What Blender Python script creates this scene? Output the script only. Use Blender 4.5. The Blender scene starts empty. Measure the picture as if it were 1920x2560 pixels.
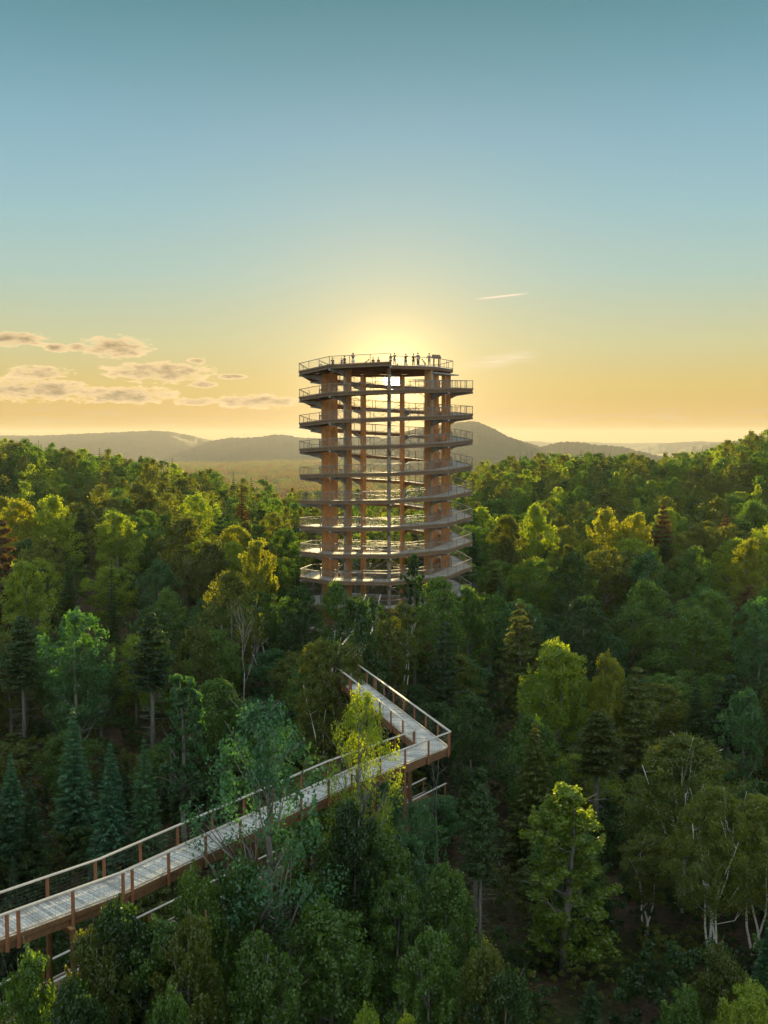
import bpy, bmesh, math, random
import numpy as np
from mathutils import Vector, Matrix, noise as mnoise

# ------------------------------------------------------------------ camera, world, sun, exposure
scene = bpy.context.scene
C = scene.collection
R = math.radians
F, HOR = 2500.0, 1100.0                     # focal length and horizon row, in pixels of the 1920x2560 photograph
PITCH = math.atan((1280 - HOR) / F)

cam_d = bpy.data.cameras.new('camera')
cam = bpy.data.objects.new('camera', cam_d)
C.objects.link(cam)
cam_d.sensor_fit = 'VERTICAL'
cam_d.sensor_height = 24.0
cam_d.lens = 24.0 * F / 2560.0
cam_d.clip_start = 0.5
cam_d.clip_end = 40000
cam.location = (0, 0, 0)
cam.rotation_euler = (math.pi / 2 - PITCH, 0, 0)
scene.camera = cam

SUN_EL, SUN_AZ = R(3.3), R(0.46)            # azimuth to the right of +Y
SUNV = Vector((math.sin(SUN_AZ) * math.cos(SUN_EL), math.cos(SUN_AZ) * math.cos(SUN_EL), math.sin(SUN_EL)))

EXPOSURE = 1.5
SKY_STRENGTH = 0.0725
SUN_STRENGTH = 5.0
scene.view_settings.view_transform = 'Standard'
scene.view_settings.look = 'None'
scene.view_settings.gamma = 1.0
scene.view_settings.use_curve_mapping = False
scene.view_settings.exposure = EXPOSURE


class NT:
    """small helper for writing node trees"""
    def __init__(s, tree):
        s.t = tree; s.n = tree.nodes; s.l = tree.links
    def node(s, typ, **kw):
        nd = s.n.new(typ)
        for k, v in kw.items(): setattr(nd, k, v)
        return nd
    def put(s, sock, v):
        if isinstance(v, bpy.types.NodeSocket): s.l.new(v, sock)
        elif v is not None: sock.default_value = v
    def m(s, op, a, b=None, c=None, clamp=False):
        nd = s.node('ShaderNodeMath', operation=op, use_clamp=clamp)
        s.put(nd.inputs[0], a)
        if b is not None: s.put(nd.inputs[1], b)
        if c is not None: s.put(nd.inputs[2], c)
        return nd.outputs[0]
    def mix(s, f, a, b, blend='MIX'):
        nd = s.node('ShaderNodeMix', data_type='RGBA', blend_type=blend)
        s.put(nd.inputs[0], f); s.put(nd.inputs[6], a); s.put(nd.inputs[7], b)
        return nd.outputs[2]
    def ramp(s, f, stops, interp='LINEAR'):
        nd = s.node('ShaderNodeValToRGB')
        cr = nd.color_ramp; cr.interpolation = interp
        while len(cr.elements) < len(stops): cr.elements.new(0.5)
        for e, (p, c) in zip(cr.elements, stops):
            e.position = p; e.color = c if len(c) == 4 else (*c, 1)
        s.put(nd.inputs[0], f)
        return nd.outputs[0]
    def noise(s, vec, scale, detail=2, rough=.5, dist=0):
        nd = s.node('ShaderNodeTexNoise')
        nd.inputs['Scale'].default_value = scale; nd.inputs['Detail'].default_value = detail
        nd.inputs['Roughness'].default_value = rough; nd.inputs['Distortion'].default_value = dist
        if vec is not None: s.put(nd.inputs['Vector'], vec)
        return nd


def build_world():
    w = bpy.data.worlds.new('World')
    scene.world = w
    w.use_nodes = True
    t = NT(w.node_tree)
    t.n.clear()
    sky = t.node('ShaderNodeTexSky', sky_type='NISHITA')
    sky.sun_disc = False
    sky.sun_elevation = SUN_EL
    sky.sun_rotation = SUN_AZ
    sky.altitude = 250
    sky.air_density = 1.0
    sky.dust_density = 1.2
    sky.ozone_density = 2.0
    tc = t.node('ShaderNodeTexCoord')
    d = tc.outputs['Generated']
    sep = t.node('ShaderNodeSeparateXYZ'); t.put(sep.inputs[0], d)
    x, y, z = sep.outputs
    el = t.m('MULTIPLY', t.m('ARCSINE', z), 180 / math.pi)          # degrees above the horizon
    az = t.m('MULTIPLY', t.m('ARCTAN2', x, y), 180 / math.pi)       # degrees right of the sun's side
    # HDR-developed sunset sky: the physical sky, evened out with the dusk gradient of the photograph
    g = t.ramp(t.m('DIVIDE', t.m('ADD', el, 2.0), 42.0), SKYRAMP)
    nd = t.node('ShaderNodeVectorMath', operation='DOT_PRODUCT')
    t.put(nd.inputs[0], d); nd.inputs[1].default_value = SUNV
    dot = nd.outputs['Value']
    ang = t.m('MULTIPLY', t.m('ARCCOSINE', t.m('MINIMUM', dot, 0.999999)), 180 / math.pi)
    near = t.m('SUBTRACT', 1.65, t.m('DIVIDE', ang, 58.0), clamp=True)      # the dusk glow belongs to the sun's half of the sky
    aure = t.m('POWER', 2.718, t.m('DIVIDE', ang, -3.2))
    aure2 = t.m('POWER', 2.718, t.m('DIVIDE', ang, -0.85))
    halo = t.m('POWER', 2.718, t.m('DIVIDE', ang, -7.0))
    # clouds low on the left, drawn in the sky's own angles
    cb = t.node('ShaderNodeCombineXYZ')
    t.put(cb.inputs[0], t.m('MULTIPLY', az, 0.42)); t.put(cb.inputs[1], t.m('MULTIPLY', el, 1.25))
    n1 = t.noise(cb.outputs[0], 2.3, 8, .62, .15).outputs[0]
    mask = None
    for (cx, cy, rx, ry) in CLOUDS:
        a_ = t.m('DIVIDE', t.m('SUBTRACT', az, cx), rx); b_ = t.m('DIVIDE', t.m('SUBTRACT', el, cy), ry)
        e_ = t.m('SUBTRACT', 1.0, t.m('ADD', t.m('MULTIPLY', a_, a_), t.m('MULTIPLY', b_, b_)), clamp=True)
        mask = e_ if mask is None else t.m('MAXIMUM', mask, e_)
    dens = t.m('ADD', t.m('SUBTRACT', t.m('MULTIPLY', mask, 1.22), 0.56), t.m('MULTIPLY', t.m('SUBTRACT', n1, 0.47), 3.0))
    cl = t.m('MULTIPLY', t.m('MULTIPLY', dens, 2.3, clamp=True), t.m('MULTIPLY', mask, 5.0, clamp=True))
    thick = t.m('ADD', t.m('MULTIPLY', t.m('SUBTRACT', mask, 0.52), 1.6), t.m('MULTIPLY', t.m('SUBTRACT', n1, 0.5), 2.6), clamp=True)
    # streaks close above the hills
    cb2 = t.node('ShaderNodeCombineXYZ')
    t.put(cb2.inputs[0], t.m('MULTIPLY', az, 0.22)); t.put(cb2.inputs[1], t.m('MULTIPLY', el, 2.6))
    n2 = t.noise(cb2.outputs[0], 1.6, 5, .55).outputs[0]
    lo_ = t.m('SUBTRACT', 1.0, t.m('ABSOLUTE', t.m('DIVIDE', t.m('SUBTRACT', el, 1.3), 0.85)), clamp=True)
    strk = t.m('MULTIPLY', t.m('MULTIPLY', t.m('SUBTRACT', n2, 0.47), 5.0, clamp=True), lo_)
    # two thin trails to the right of the tower
    def trail(ax, ay, bx, by, wdt, amp):
        L = math.hypot(bx - ax, by - ay); ux, uy = (bx - ax) / L, (by - ay) / L
        s_ = t.m('ADD', t.m('MULTIPLY', t.m('SUBTRACT', az, ax), ux), t.m('MULTIPLY', t.m('SUBTRACT', el, ay), uy))
        p_ = t.m('ADD', t.m('MULTIPLY', t.m('SUBTRACT', az, ax), -uy), t.m('MULTIPLY', t.m('SUBTRACT', el, ay), ux))
        q = t.m('DIVIDE', s_, L)
        along = t.m('MULTIPLY', t.m('MULTIPLY', q, t.m('SUBTRACT', 1.0, q)), 4.0, clamp=True)
        across = t.m('SUBTRACT', 1.0, t.m('ABSOLUTE', t.m('DIVIDE', p_, wdt)), clamp=True)
        return t.m('MULTIPLY', t.m('MULTIPLY', along, across), amp)
    tr = t.m('ADD', trail(5.05, 7.85, 8.2, 8.15, 0.07, 1.5), t.m('MULTIPLY', trail(4.0, 4.1, 8.9, 4.75, 0.5, .8), t.m('MULTIPLY', t.m('SUBTRACT', n2, .35), 3.0, clamp=True)))
    glow_c = t.mix(halo, g, (1.0, 0.80, 0.42, 1), 'MIX')
    base = t.mix(near, (1.0, 1.10, 1.07, 1), g)  # sky away from the sun brightened beyond nature to lift the shaded forest
    base = t.mix(t.m('MULTIPLY', halo, 0.30), base, (0.92, 0.72, 0.34, 1))
    base = t.mix(t.m('MULTIPLY', aure, 1.0), base, (1.32, 1.0, 0.50, 1))
    cc = t.mix(thick, (1.12, 0.80, 0.42, 1), (0.36, 0.27, 0.15, 1))
    base = t.mix(t.m('MULTIPLY', strk, .7), base, (0.60, 0.42, 0.24, 1))
    base = t.mix(t.m('MULTIPLY', cl, .95), base, cc)
    base = t.mix(tr, base, (1.0, .82, .60, 1))
    hot = t.mix(1.0, base, t.mix(t.m('MULTIPLY', aure2, 1.0), (0, 0, 0, 1), (5.0, 3.2, 1.0, 1)), 'ADD')
    disc = t.m('LESS_THAN', ang, 0.5)
    hot = t.mix(disc, hot, (14, 12, 8, 1))
    # faint share of the physical sky + the graded part, both under one strength
    phys = t.mix(1.0, (0, 0, 0, 1), sky.outputs[0], 'ADD')
    k = t.node('ShaderNodeVectorMath', operation='SCALE'); t.put(k.inputs[0], hot); k.inputs['Scale'].default_value = SKY_GAIN
    blend = t.mix(SKY_PHYS, k.outputs[0], phys)
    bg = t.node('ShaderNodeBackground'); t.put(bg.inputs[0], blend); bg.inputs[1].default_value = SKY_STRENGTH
    out = t.node('ShaderNodeOutputWorld'); t.l.new(bg.outputs[0], out.inputs[0])
    w.cycles.sampling_method = 'MANUAL'
    w.cycles.sample_map_resolution = 1024


SKY_GAIN = 4.9
SKY_PHYS = 0.012
SKYRAMP = [(0.00, (.42, .24, .05)), (.055, (.48, .28, .06)), (.085, (.61, .385, .095)), (.12, (.64, .48, .155)), (.174, (.58, .57, .31)), (.264, (.41, .57, .51)),
           (.35, (.31, .52, .57)), (.438, (.235, .44, .54)), (.52, (.155, .345, .42)), (.595, (.10, .265, .32)), (1.0, (.12, .30, .38))]
# azimuth, elevation, half widths in degrees
CLOUDS = [(-20.2, 5.35, 2.3, .60), (-18.0, 4.95, .9, .35), (-16.9, 5.0, .9, .30), (-14.9, 5.05, 2.4, .85), (-12.6, 3.75, 3.9, .80),
          (-18.9, 3.6, 2.2, .55), (-19.2, 2.7, 4.6, .85), (-14.6, 2.45, 4.2, .70), (-10.6, 2.15, 1.8, .34), (-7.2, 2.15, 3.4, .55),
          (-10.5, 4.4, .7, .25), (-8.6, 3.55, 1.1, .22), (-10.2, 3.1, 1.2, .3)]
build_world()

sd = bpy.data.lights.new('sun', 'SUN')
sd.energy = SUN_STRENGTH; sd.angle = R(0.5); sd.color = (1.0, 0.76, 0.34)
sun = bpy.data.objects.new('sun', sd); C.objects.link(sun)
sun.rotation_euler = SUNV.to_track_quat('Z', 'Y').to_euler()
sun.location = (0, 300, 60)

# ------------------------------------------------------------------ helpers
rng = np.random.default_rng(11)
random.seed(11)


def at(u, v, y):
    """world point at forward distance y seen at photo pixel (u, v)"""
    c, s = math.cos(PITCH), math.sin(PITCH)
    yy = (1280 - v) / F
    r = ((u - 960) / F, c + yy * s, -s + yy * c)
    k = y / r[1]
    return Vector((r[0] * k, y, r[2] * k))


def proj(p):
    c, s = math.cos(PITCH), math.sin(PITCH)
    d = p[1] * c - p[2] * s; up = p[1] * s + p[2] * c
    return 960 + F * p[0] / d, 1280 - F * up / d


def np_mesh(name, V, Q, mats, n=4, tint=None, smooth=False):
    me = bpy.data.meshes.new(name)
    V = np.ascontiguousarray(V, dtype=np.float32); Q = np.ascontiguousarray(Q, dtype=np.int32)
    me.vertices.add(len(V)); me.vertices.foreach_set('co', V.ravel())
    me.loops.add(Q.size); me.loops.foreach_set('vertex_index', Q.ravel())
    nf = Q.size // n
    me.polygons.add(nf)
    me.polygons.foreach_set('loop_start', np.arange(nf, dtype=np.int32) * n)
    me.polygons.foreach_set('loop_total', np.full(nf, n, dtype=np.int32))
    if smooth: me.polygons.foreach_set('use_smooth', np.ones(nf, dtype=bool))
    if tint is not None:
        a = me.attributes.new('tint', 'FLOAT', 'FACE'); a.data.foreach_set('value', np.asarray(tint, dtype=np.float32))
    for m in mats: me.materials.append(m)
    me.update(calc_edges=True)
    return me


def link(name, data, parent=None, loc=None, rz=0):
    o = bpy.data.objects.new(name, data); C.objects.link(o)
    if parent is not None: o.parent = parent
    if loc is not None: o.location = loc
    if rz: o.rotation_euler = (0, 0, rz)
    return o


def thing(name, label, cat, loc=(0, 0, 0), rz=0, group=None):
    o = link(name, None, None, loc, rz)
    o.empty_display_size = 0.5
    return tag(o, label, cat, group)


def tag(o, label=None, cat=None, group=None, kind=None):
    if label: o['label'] = label
    if cat: o['category'] = cat
    if group: o['group'] = group
    if kind: o['kind'] = kind
    return o


class MB:
    def __init__(s): s.v = []; s.f = []
    def beam(s, a, b, w, h, up=(0, 0, 1)):
        a = Vector(a); b = Vector(b); d = (b - a).normalized(); up = Vector(up)
        side = d.cross(up)
        if side.length < 1e-5: side = d.cross(Vector((0, 1, 0)))
        side.normalize(); u = side.cross(d).normalized()
        i = len(s.v)
        for p in (a, b):
            for sx, sy in ((-1, -1), (1, -1), (1, 1), (-1, 1)):
                s.v.append(p + side * (sx * w / 2) + u * (sy * h / 2))
        s.f += [(i, i + 3, i + 2, i + 1), (i + 4, i + 5, i + 6, i + 7)]
        for k in range(4): s.f.append((i + k, i + (k + 1) % 4, i + 4 + (k + 1) % 4, i + 4 + k))
    def prism(s, pts, dz):
        """closed polygon pts (list of Vectors) extruded by the vector dz"""
        i = len(s.v); n = len(pts); dz = Vector(dz)
        s.v += [Vector(p) for p in pts] + [Vector(p) + dz for p in pts]
        s.f.append(tuple(i + k for k in reversed(range(n)))); s.f.append(tuple(i + n + k for k in range(n)))
        for k in range(n): s.f.append((i + k, i + (k + 1) % n, i + n + (k + 1) % n, i + n + k))
    def tube(s, pts, rad, n=6):
        pts = [Vector(p) for p in pts]
        i0 = len(s.v)
        for k, p in enumerate(pts):
            d = (pts[min(k + 1, len(pts) - 1)] - pts[max(k - 1, 0)]).normalized()
            a = d.orthogonal().normalized() if abs(d.z) < .9 else d.cross(Vector((0, 1, 0))).normalized()
            b = d.cross(a)
            for j in range(n):
                t = 2 * math.pi * j / n
                s.v.append(p + (a * math.cos(t) + b * math.sin(t)) * rad[k])
        for k in range(len(pts) - 1):
            for j in range(n):
                s.f.append((i0 + k * n + j, i0 + k * n + (j + 1) % n, i0 + (k + 1) * n + (j + 1) % n, i0 + (k + 1) * n + j))
        s.f.append(tuple(i0 + j for j in reversed(range(n))))
        e = i0 + (len(pts) - 1) * n
        s.f.append(tuple(e + j for j in range(n)))
    def mesh(s, name, mat, smooth=False):
        me = bpy.data.meshes.new(name)
        me.from_pydata([tuple(p) for p in s.v], [], s.f)
        me.materials.append(mat)
        if smooth: me.polygons.foreach_set('use_smooth', [True] * len(me.polygons))
        me.update()
        return me
    def build(s, name, mat, parent=None, smooth=False, loc=None):
        return link(name, s.mesh(name, mat, smooth), parent, loc)


# ------------------------------------------------------------------ materials
def base_mat(name, rough=.8, spec=.3):
    m = bpy.data.materials.new(name); m.use_nodes = True
    t = NT(m.node_tree)
    b = t.n['Principled BSDF']; b.inputs['Roughness'].default_value = rough
    b.inputs['Specular IOR Level'].default_value = spec
    return m, t, b


def mat_wood(name, c1, c2, scale=(1, 1, 14), rough=.7, streak=3.0, coord='Object'):
    m, t, b = base_mat(name, rough)
    tc = t.node('ShaderNodeTexCoord'); mp = t.node('ShaderNodeMapping')
    mp.inputs['Scale'].default_value = scale; t.l.new(tc.outputs[coord], mp.inputs[0])
    n = t.noise(mp.outputs[0], streak, 6, .6)
    n2 = t.noise(tc.outputs[coord], .6, 3, .6)
    f = t.m('ADD', t.m('MULTIPLY', n.outputs[0], .7), t.m('MULTIPLY', n2.outputs[0], .3))
    c = t.ramp(f, [(.3, c1), (.7, c2)])
    t.l.new(c, b.inputs['Base Color'])
    bp = t.node('ShaderNodeBump'); bp.inputs['Strength'].default_value = .25; bp.inputs['Distance'].default_value = .02
    t.l.new(n.outputs[0], bp.inputs['Height']); t.l.new(bp.outputs[0], b.inputs['Normal'])
    return m


def mat_leaf(name, dark, mid, light, trans=.42):
    m = bpy.data.materials.new(name); m.use_nodes = True
    t = NT(m.node_tree); t.n.clear()
    a = t.node('ShaderNodeAttribute', attribute_name='tint')
    oi = t.node('ShaderNodeObjectInfo')
    f = t.m('ADD', t.m('MULTIPLY', a.outputs['Fac'], .62), t.m('MULTIPLY', oi.outputs['Random'], .38))
    c = t.ramp(f, [(.08, dark), (.5, mid), (.93, light)])
    hs = t.node('ShaderNodeHueSaturation')
    hs.inputs['Saturation'].default_value = 1.15; hs.inputs['Value'].default_value = 2.5
    t.l.new(t.mix(1.0, c, (1.32, 1.0, .42, 1), 'MULTIPLY'), hs.inputs['Color'])
    df = t.node('ShaderNodeBsdfDiffuse'); t.l.new(c, df.inputs[0])
    tr = t.node('ShaderNodeBsdfTranslucent'); t.l.new(hs.outputs[0], tr.inputs[0])
    gl = t.node('ShaderNodeBsdfGlossy'); gl.inputs['Roughness'].default_value = .45; gl.inputs[0].default_value = (.8, .85, .9, 1)
    mx = t.node('ShaderNodeMixShader'); mx.inputs[0].default_value = trans
    t.l.new(df.outputs[0], mx.inputs[1]); t.l.new(tr.outputs[0], mx.inputs[2])
    m2 = t.node('ShaderNodeMixShader'); m2.inputs[0].default_value = .035
    t.l.new(mx.outputs[0], m2.inputs[1]); t.l.new(gl.outputs[0], m2.inputs[2])
    o = t.node('ShaderNodeOutputMaterial'); t.l.new(m2.outputs[0], o.inputs[0])
    return m


def mat_bark(name, c1, c2, birch=False):
    m, t, b = base_mat(name, .9, .2)
    tc = t.node('ShaderNodeTexCoord'); mp = t.node('ShaderNodeMapping')
    mp.inputs['Scale'].default_value = (1, 1, 3.5) if birch else (4, 4, .8)
    t.l.new(tc.outputs['Object'], mp.inputs[0])
    n = t.noise(mp.outputs[0], 2.2, 5, .65)
    c = t.ramp(n.outputs[0], [(.36, c1), (.46, c2)] if birch else [(.3, c1), (.7, c2)])
    t.l.new(c, b.inputs['Base Color'])
    return m


LEAF = {
    'green': mat_leaf('leaves_green', (.026, .062, .012), (.050, .115, .020), (.095, .175, .032)),
    'deep': mat_leaf('leaves_deep_green', (.012, .034, .009), (.025, .064, .016), (.046, .100, .024)),
    'blue': mat_leaf('leaves_blue_green', (.018, .062, .024), (.036, .105, .042), (.065, .155, .064)),
    'olive': mat_leaf('leaves_olive', (.034, .052, .009), (.066, .094, .015), (.112, .144, .022)),
    'lime': mat_leaf('leaves_lime', (.068, .125, .014), (.120, .195, .024), (.185, .265, .036), .5),
    'gold': mat_leaf('leaves_golden', (.078, .108, .010), (.128, .168, .015), (.190, .225, .020), .52),
    'amber': mat_leaf('leaves_birch', (.048, .076, .012), (.090, .128, .020), (.145, .185, .030), .48),
    'silver': mat_leaf('needles_blue_green', (.026, .080, .044), (.052, .145, .078), (.088, .205, .115)),
    'rust': mat_leaf('leaves_rusty', (.045, .032, .012), (.075, .052, .018), (.115, .076, .024)),
}
BARK = mat_bark('bark_brown', (.045, .036, .028), (.13, .105, .08))
BARKG = mat_bark('bark_grey', (.10, .10, .09), (.24, .235, .21))
BIRCH = mat_bark('bark_birch', (.10, .095, .09), (.74, .74, .69), True)
DEADW = mat_bark('bark_dead', (.16, .155, .145), (.36, .36, .34))
GLULAM = mat_wood('glulam', (.30, .155, .060), (.62, .36, .15), (2.2, 2.2, .25), .6, 3.0)
LARCH = mat_wood('larch_board', (.10, .065, .040), (.26, .18, .115), (3, 3, 3), .75)
POSTW = mat_wood('post_wood', (.14, .058, .028), (.30, .135, .065), (5, 5, .8), .7)
RAILW = mat_wood('weathered_rail', (.28, .26, .235), (.56, .53, .48), (3, 3, 3), .6)
PLANK = mat_wood('weathered_plank', (.34, .34, .335), (.66, .66, .65), (2.5, 2.5, 2.5), .75)
def per_board(m, lo=.62, hi=1.15):
    t = NT(m.node_tree); b = t.n['Principled BSDF']; src = b.inputs['Base Color'].links[0].from_socket
    ge = t.node('ShaderNodeNewGeometry')
    v = t.m('ADD', t.m('MULTIPLY', ge.outputs['Random Per Island'], hi - lo), lo)
    cb = t.node('ShaderNodeCombineColor')
    for k in range(3): t.put(cb.inputs[k], v)
    t.l.new(t.mix(1.0, src, cb.outputs[0], 'MULTIPLY'), b.inputs['Base Color'])


per_board(PLANK)
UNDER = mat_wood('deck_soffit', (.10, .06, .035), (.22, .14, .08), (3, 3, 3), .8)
TRAIL = mat_wood('tower_rail', (.12, .11, .10), (.27, .255, .235), (3, 3, 3), .6)
STEEL, _t, _b = base_mat('galvanised_steel', .5, .5)
_b.inputs['Base Color'].default_value = (.30, .31, .31, 1); _b.inputs['Metallic'].default_value = .35
_n = _t.noise(None, 3.0, 3); _t.l.new(_t.ramp(_n.outputs[0], [(.3, (.21, .22, .22)), (.7, (.38, .39, .38))]), _b.inputs['Base Color'])
WIRE, _t, _b = base_mat('wire_mesh', .6, .4)
_b.inputs['Base Color'].default_value = (.10, .10, .10, 1)


def mat_ground():
    m, t, b = base_mat('forest_floor', .95, .1)
    tc = t.node('ShaderNodeTexCoord')
    n = t.noise(tc.outputs['Object'], .12, 6, .6); n2 = t.noise(tc.outputs['Object'], 2.5, 5, .7)
    far = t.noise(tc.outputs['Object'], .022, 4, .65)
    sep = t.node('ShaderNodeSeparateXYZ'); t.l.new(tc.outputs['Object'], sep.inputs[0])
    c1 = t.ramp(n2.outputs[0], [(.3, (.035, .026, .018)), (.7, (.105, .075, .050))])
    c2 = t.ramp(n2.outputs[0], [(.3, (.012, .022, .008)), (.7, (.045, .062, .020))])
    mx = t.mix(t.m('MULTIPLY', t.m('SUBTRACT', n.outputs[0], .45), 6, clamp=True), c1, c2)
    cf = t.ramp(far.outputs[0], [(.35, (.016, .026, .010)), (.65, (.055, .066, .022))])
    c = t.mix(t.m('MULTIPLY', t.m('SUBTRACT', sep.outputs[1], 260), .01, clamp=True), mx, cf)
    t.l.new(c, b.inputs['Base Color'])
    bp = t.node('ShaderNodeBump'); bp.inputs['Strength'].default_value = .8; bp.inputs['Distance'].default_value = .3
    t.l.new(n2.outputs[0], bp.inputs['Height']); t.l.new(bp.outputs[0], b.inputs['Normal'])
    return m


def mat_hill():
    m, t, b = base_mat('wooded_hill', 1, .05)
    tc = t.node('ShaderNodeTexCoord')
    n = t.noise(tc.outputs['Object'], .006, 6, .65); n2 = t.noise(tc.outputs['Object'], .035, 4, .7)
    f = t.m('ADD', t.m('MULTIPLY', n.outputs[0], .5), t.m('MULTIPLY', n2.outputs[0], .5))
    t.l.new(t.ramp(f, [(.35, (.016, .020, .012)), (.65, (.060, .060, .030))]), b.inputs['Base Color'])
    bp = t.node('ShaderNodeBump'); bp.inputs['Strength'].default_value = 1; bp.inputs['Distance'].default_value = 14
    t.l.new(n2.outputs[0], bp.inputs['Height']); t.l.new(bp.outputs[0], b.inputs['Normal'])
    return m


GROUNDM, HILLM = mat_ground(), mat_hill()

# ------------------------------------------------------------------ terrain
VALLEY = -112.0
LY, RY = 340.0, 430.0
SIL = [(-0.55, 1090), (-0.384, 1113), (-.337, 1126), (-.31, 1136), (-.26, 1160), (-.208, 1186), (-.176, 1209), (-.15, 1222), (-.105, 1246), (-.08, 1258),
       (0.0, 1262), (.06, 1225), (.079, 1182), (.125, 1160), (.162, 1147), (.218, 1152), (.264, 1156), (.31, 1146), (.343, 1118), (.384, 1088), (.55, 1050)]


def crest(u):
    us = [a for a, _ in SIL]; vs = [b for _, b in SIL]
    v = np.interp(u, us, vs)
    yc = np.interp(u, [-.1, .1], [LY, RY])
    return yc, (HOR - v) / F * yc - 11.5


def sstep(t): t = np.clip(t, 0, 1); return t * t * (3 - 2 * t)


def g(x, y):
    x = np.asarray(x, float); y = np.asarray(y, float)
    base = np.interp(y, [0, 90, 140, 170], [-34.5, -34, -31.5, -30.5])
    u = np.clip(x / np.maximum(y, 60), -.75, .75)
    yc, zc = crest(u)
    t = sstep((y - 150) / (yc - 150))
    near = base * (1 - t) + zc * t
    bump = 1.5 * np.sin(x * .031 + 1.3) * np.sin(y * .027 + .4) + .6 * np.sin(x * .09) * np.sin(y * .11 + 2)
    near = near + bump * np.clip((y - 60) / 60, .3, 1)
    far = VALLEY + 6 * np.sin(x * .0021 + 1) * np.sin(y * .0017) + 2.5 * np.sin(x * .009) * np.sin(y * .0087)
    t2 = sstep((y - yc - 25) / 800)
    return near * (1 - t2) + far * t2


def build_ground():
    th = np.concatenate([np.linspace(-180, -40, 30)[:-1], np.linspace(-40, 40, 200), np.linspace(40, 180, 30)[1:-1]])
    rr = np.concatenate([[0.0], np.geomspace(6, 15000, 190)])
    T, Rr = np.meshgrid(np.radians(th), rr)
    X = Rr * np.sin(T); Y = Rr * np.cos(T); Z = g(X, Y)
    V = np.stack([X, Y, Z], -1).reshape(-1, 3)
    nt, nr = len(th), len(rr)
    i, j = np.meshgrid(np.arange(nr - 1), np.arange(nt), indexing='ij')
    j2 = (j + 1) % nt
    Q = np.stack([i * nt + j, (i + 1) * nt + j, (i + 1) * nt + j2, i * nt + j2], -1).reshape(-1, 4)[:, ::-1]
    o = link('ground', np_mesh('ground', V, Q, [GROUNDM], smooth=True))
    tag(o, kind='structure')


build_ground()


def build_hill(pts, yc, depth, seed, rough=1.0):
    """pts: silhouette in photo pixels, standing at distance yc; a solid ridge with a front and a back slope"""
    us = np.array([p[0] for p in pts], float); vs = np.array([p[1] for p in pts], float)
    n = 240; m = 34
    u = np.linspace(us[0], us[-1], n)
    v = np.interp(u, us, vs)
    k = np.ones(9) / 9
    v = np.convolve(np.pad(v, 4, mode='edge'), k, mode='valid')
    v = v + rough * (0.9 * np.sin(u * .21 + seed) * np.sin(u * .083 + seed * 2) + .5 * np.sin(u * .47 + seed * 3))
    x = (u - 960) / F * yc
    zc = (HOR - v) / F * yc
    t = np.concatenate([np.linspace(0, 1, m), np.linspace(1, 0, 10)[1:]])
    back = np.arange(len(t)) >= m
    rows = []
    for q in range(len(t)):
        yq = yc - depth * (1 - t[q]) if not back[q] else yc + depth * .8 * (1 - t[q])
        w = sstep(np.array(t[q])) if back[q] else t[q] ** .85
        rid = (np.sin(x * .0065 * 1000 / depth + seed * 1.7 + 1.5 * np.sin(t[q] * 5)) * .5 + .5 * np.sin(x * .017 + seed + t[q] * 4))
        z = (VALLEY - 25) + (zc - VALLEY + 25) * w + rid * 16 * math.sin(math.pi * t[q]) * (zc - VALLEY) / 150
        rows.append(np.stack([x * (yq / yc), np.full(n, yq) + 60 * np.sin(x * .004 + seed), z], -1))
    V = np.concatenate(rows)
    nr = len(t)
    i, j = np.meshgrid(np.arange(nr - 1), np.arange(n - 1), indexing='ij')
    Q = np.stack([i * n + j, i * n + j + 1, (i + 1) * n + j + 1, (i + 1) * n + j], -1).reshape(-1, 4)
    o = link('hill', np_mesh('hill', V, Q, [HILLM], smooth=True))
    tag(o, kind='structure')


build_hill([(-700, 1090), (-300, 1080), (0, 1088), (70, 1089), (127, 1088), (174, 1086), (266, 1082), (347, 1078), (400, 1076), (450, 1083), (498, 1094), (550, 1106), (620, 1128), (700, 1150)], 7600, 1500, 1)
build_hill([(430, 1150), (470, 1125), (509, 1110), (550, 1098), (580, 1094), (636, 1094), (665, 1090), (694, 1086), (720, 1087), (740, 1093), (800, 1096), (860, 1093), (920, 1090), (980, 1098), (1060, 1120)], 6600, 1200, 2)
build_hill([(880, 1150), (930, 1110), (990, 1084), (1060, 1068), (1120, 1060), (1170, 1053), (1195, 1056), (1227, 1070), (1273, 1094), (1331, 1110), (1389, 1130), (1440, 1150)], 5400, 1000, 3)
build_hill([(1180, 1104), (1230, 1103), (1291, 1103), (1336, 1102), (1372, 1107), (1438, 1103), (1492, 1106), (1550, 1108), (1630, 1107), (1780, 1106), (1860, 1106), (2100, 1092), (2400, 1090)], 12200, 1200, 4, .5)
build_hill([(1520, 1140), (1604, 1117), (1660, 1108), (1733, 1103), (1790, 1105), (1830, 1104), (1876, 1091), (1898, 1091), (1960, 1084), (2200, 1070), (2500, 1090)], 9300, 1100, 5, .7)
build_hill([(1250, 1150), (1340, 1122), (1390, 1106), (1430, 1104), (1492, 1112), (1540, 1115), (1570, 1122), (1610, 1132), (1660, 1142), (1700, 1152)], 4900, 700, 6, 1.6)
build_hill([(1600, 1152), (1670, 1137), (1720, 1118), (1778, 1108), (1818, 1110), (1900, 1118), (2000, 1100), (2300, 1090)], 6900, 900, 7)

# ------------------------------------------------------------------ tree prototypes
def unit(v): return v / np.maximum(np.linalg.norm(v, axis=-1, keepdims=True), 1e-6)


def rdir(n): return unit(rng.normal(size=(n, 3)))


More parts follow.
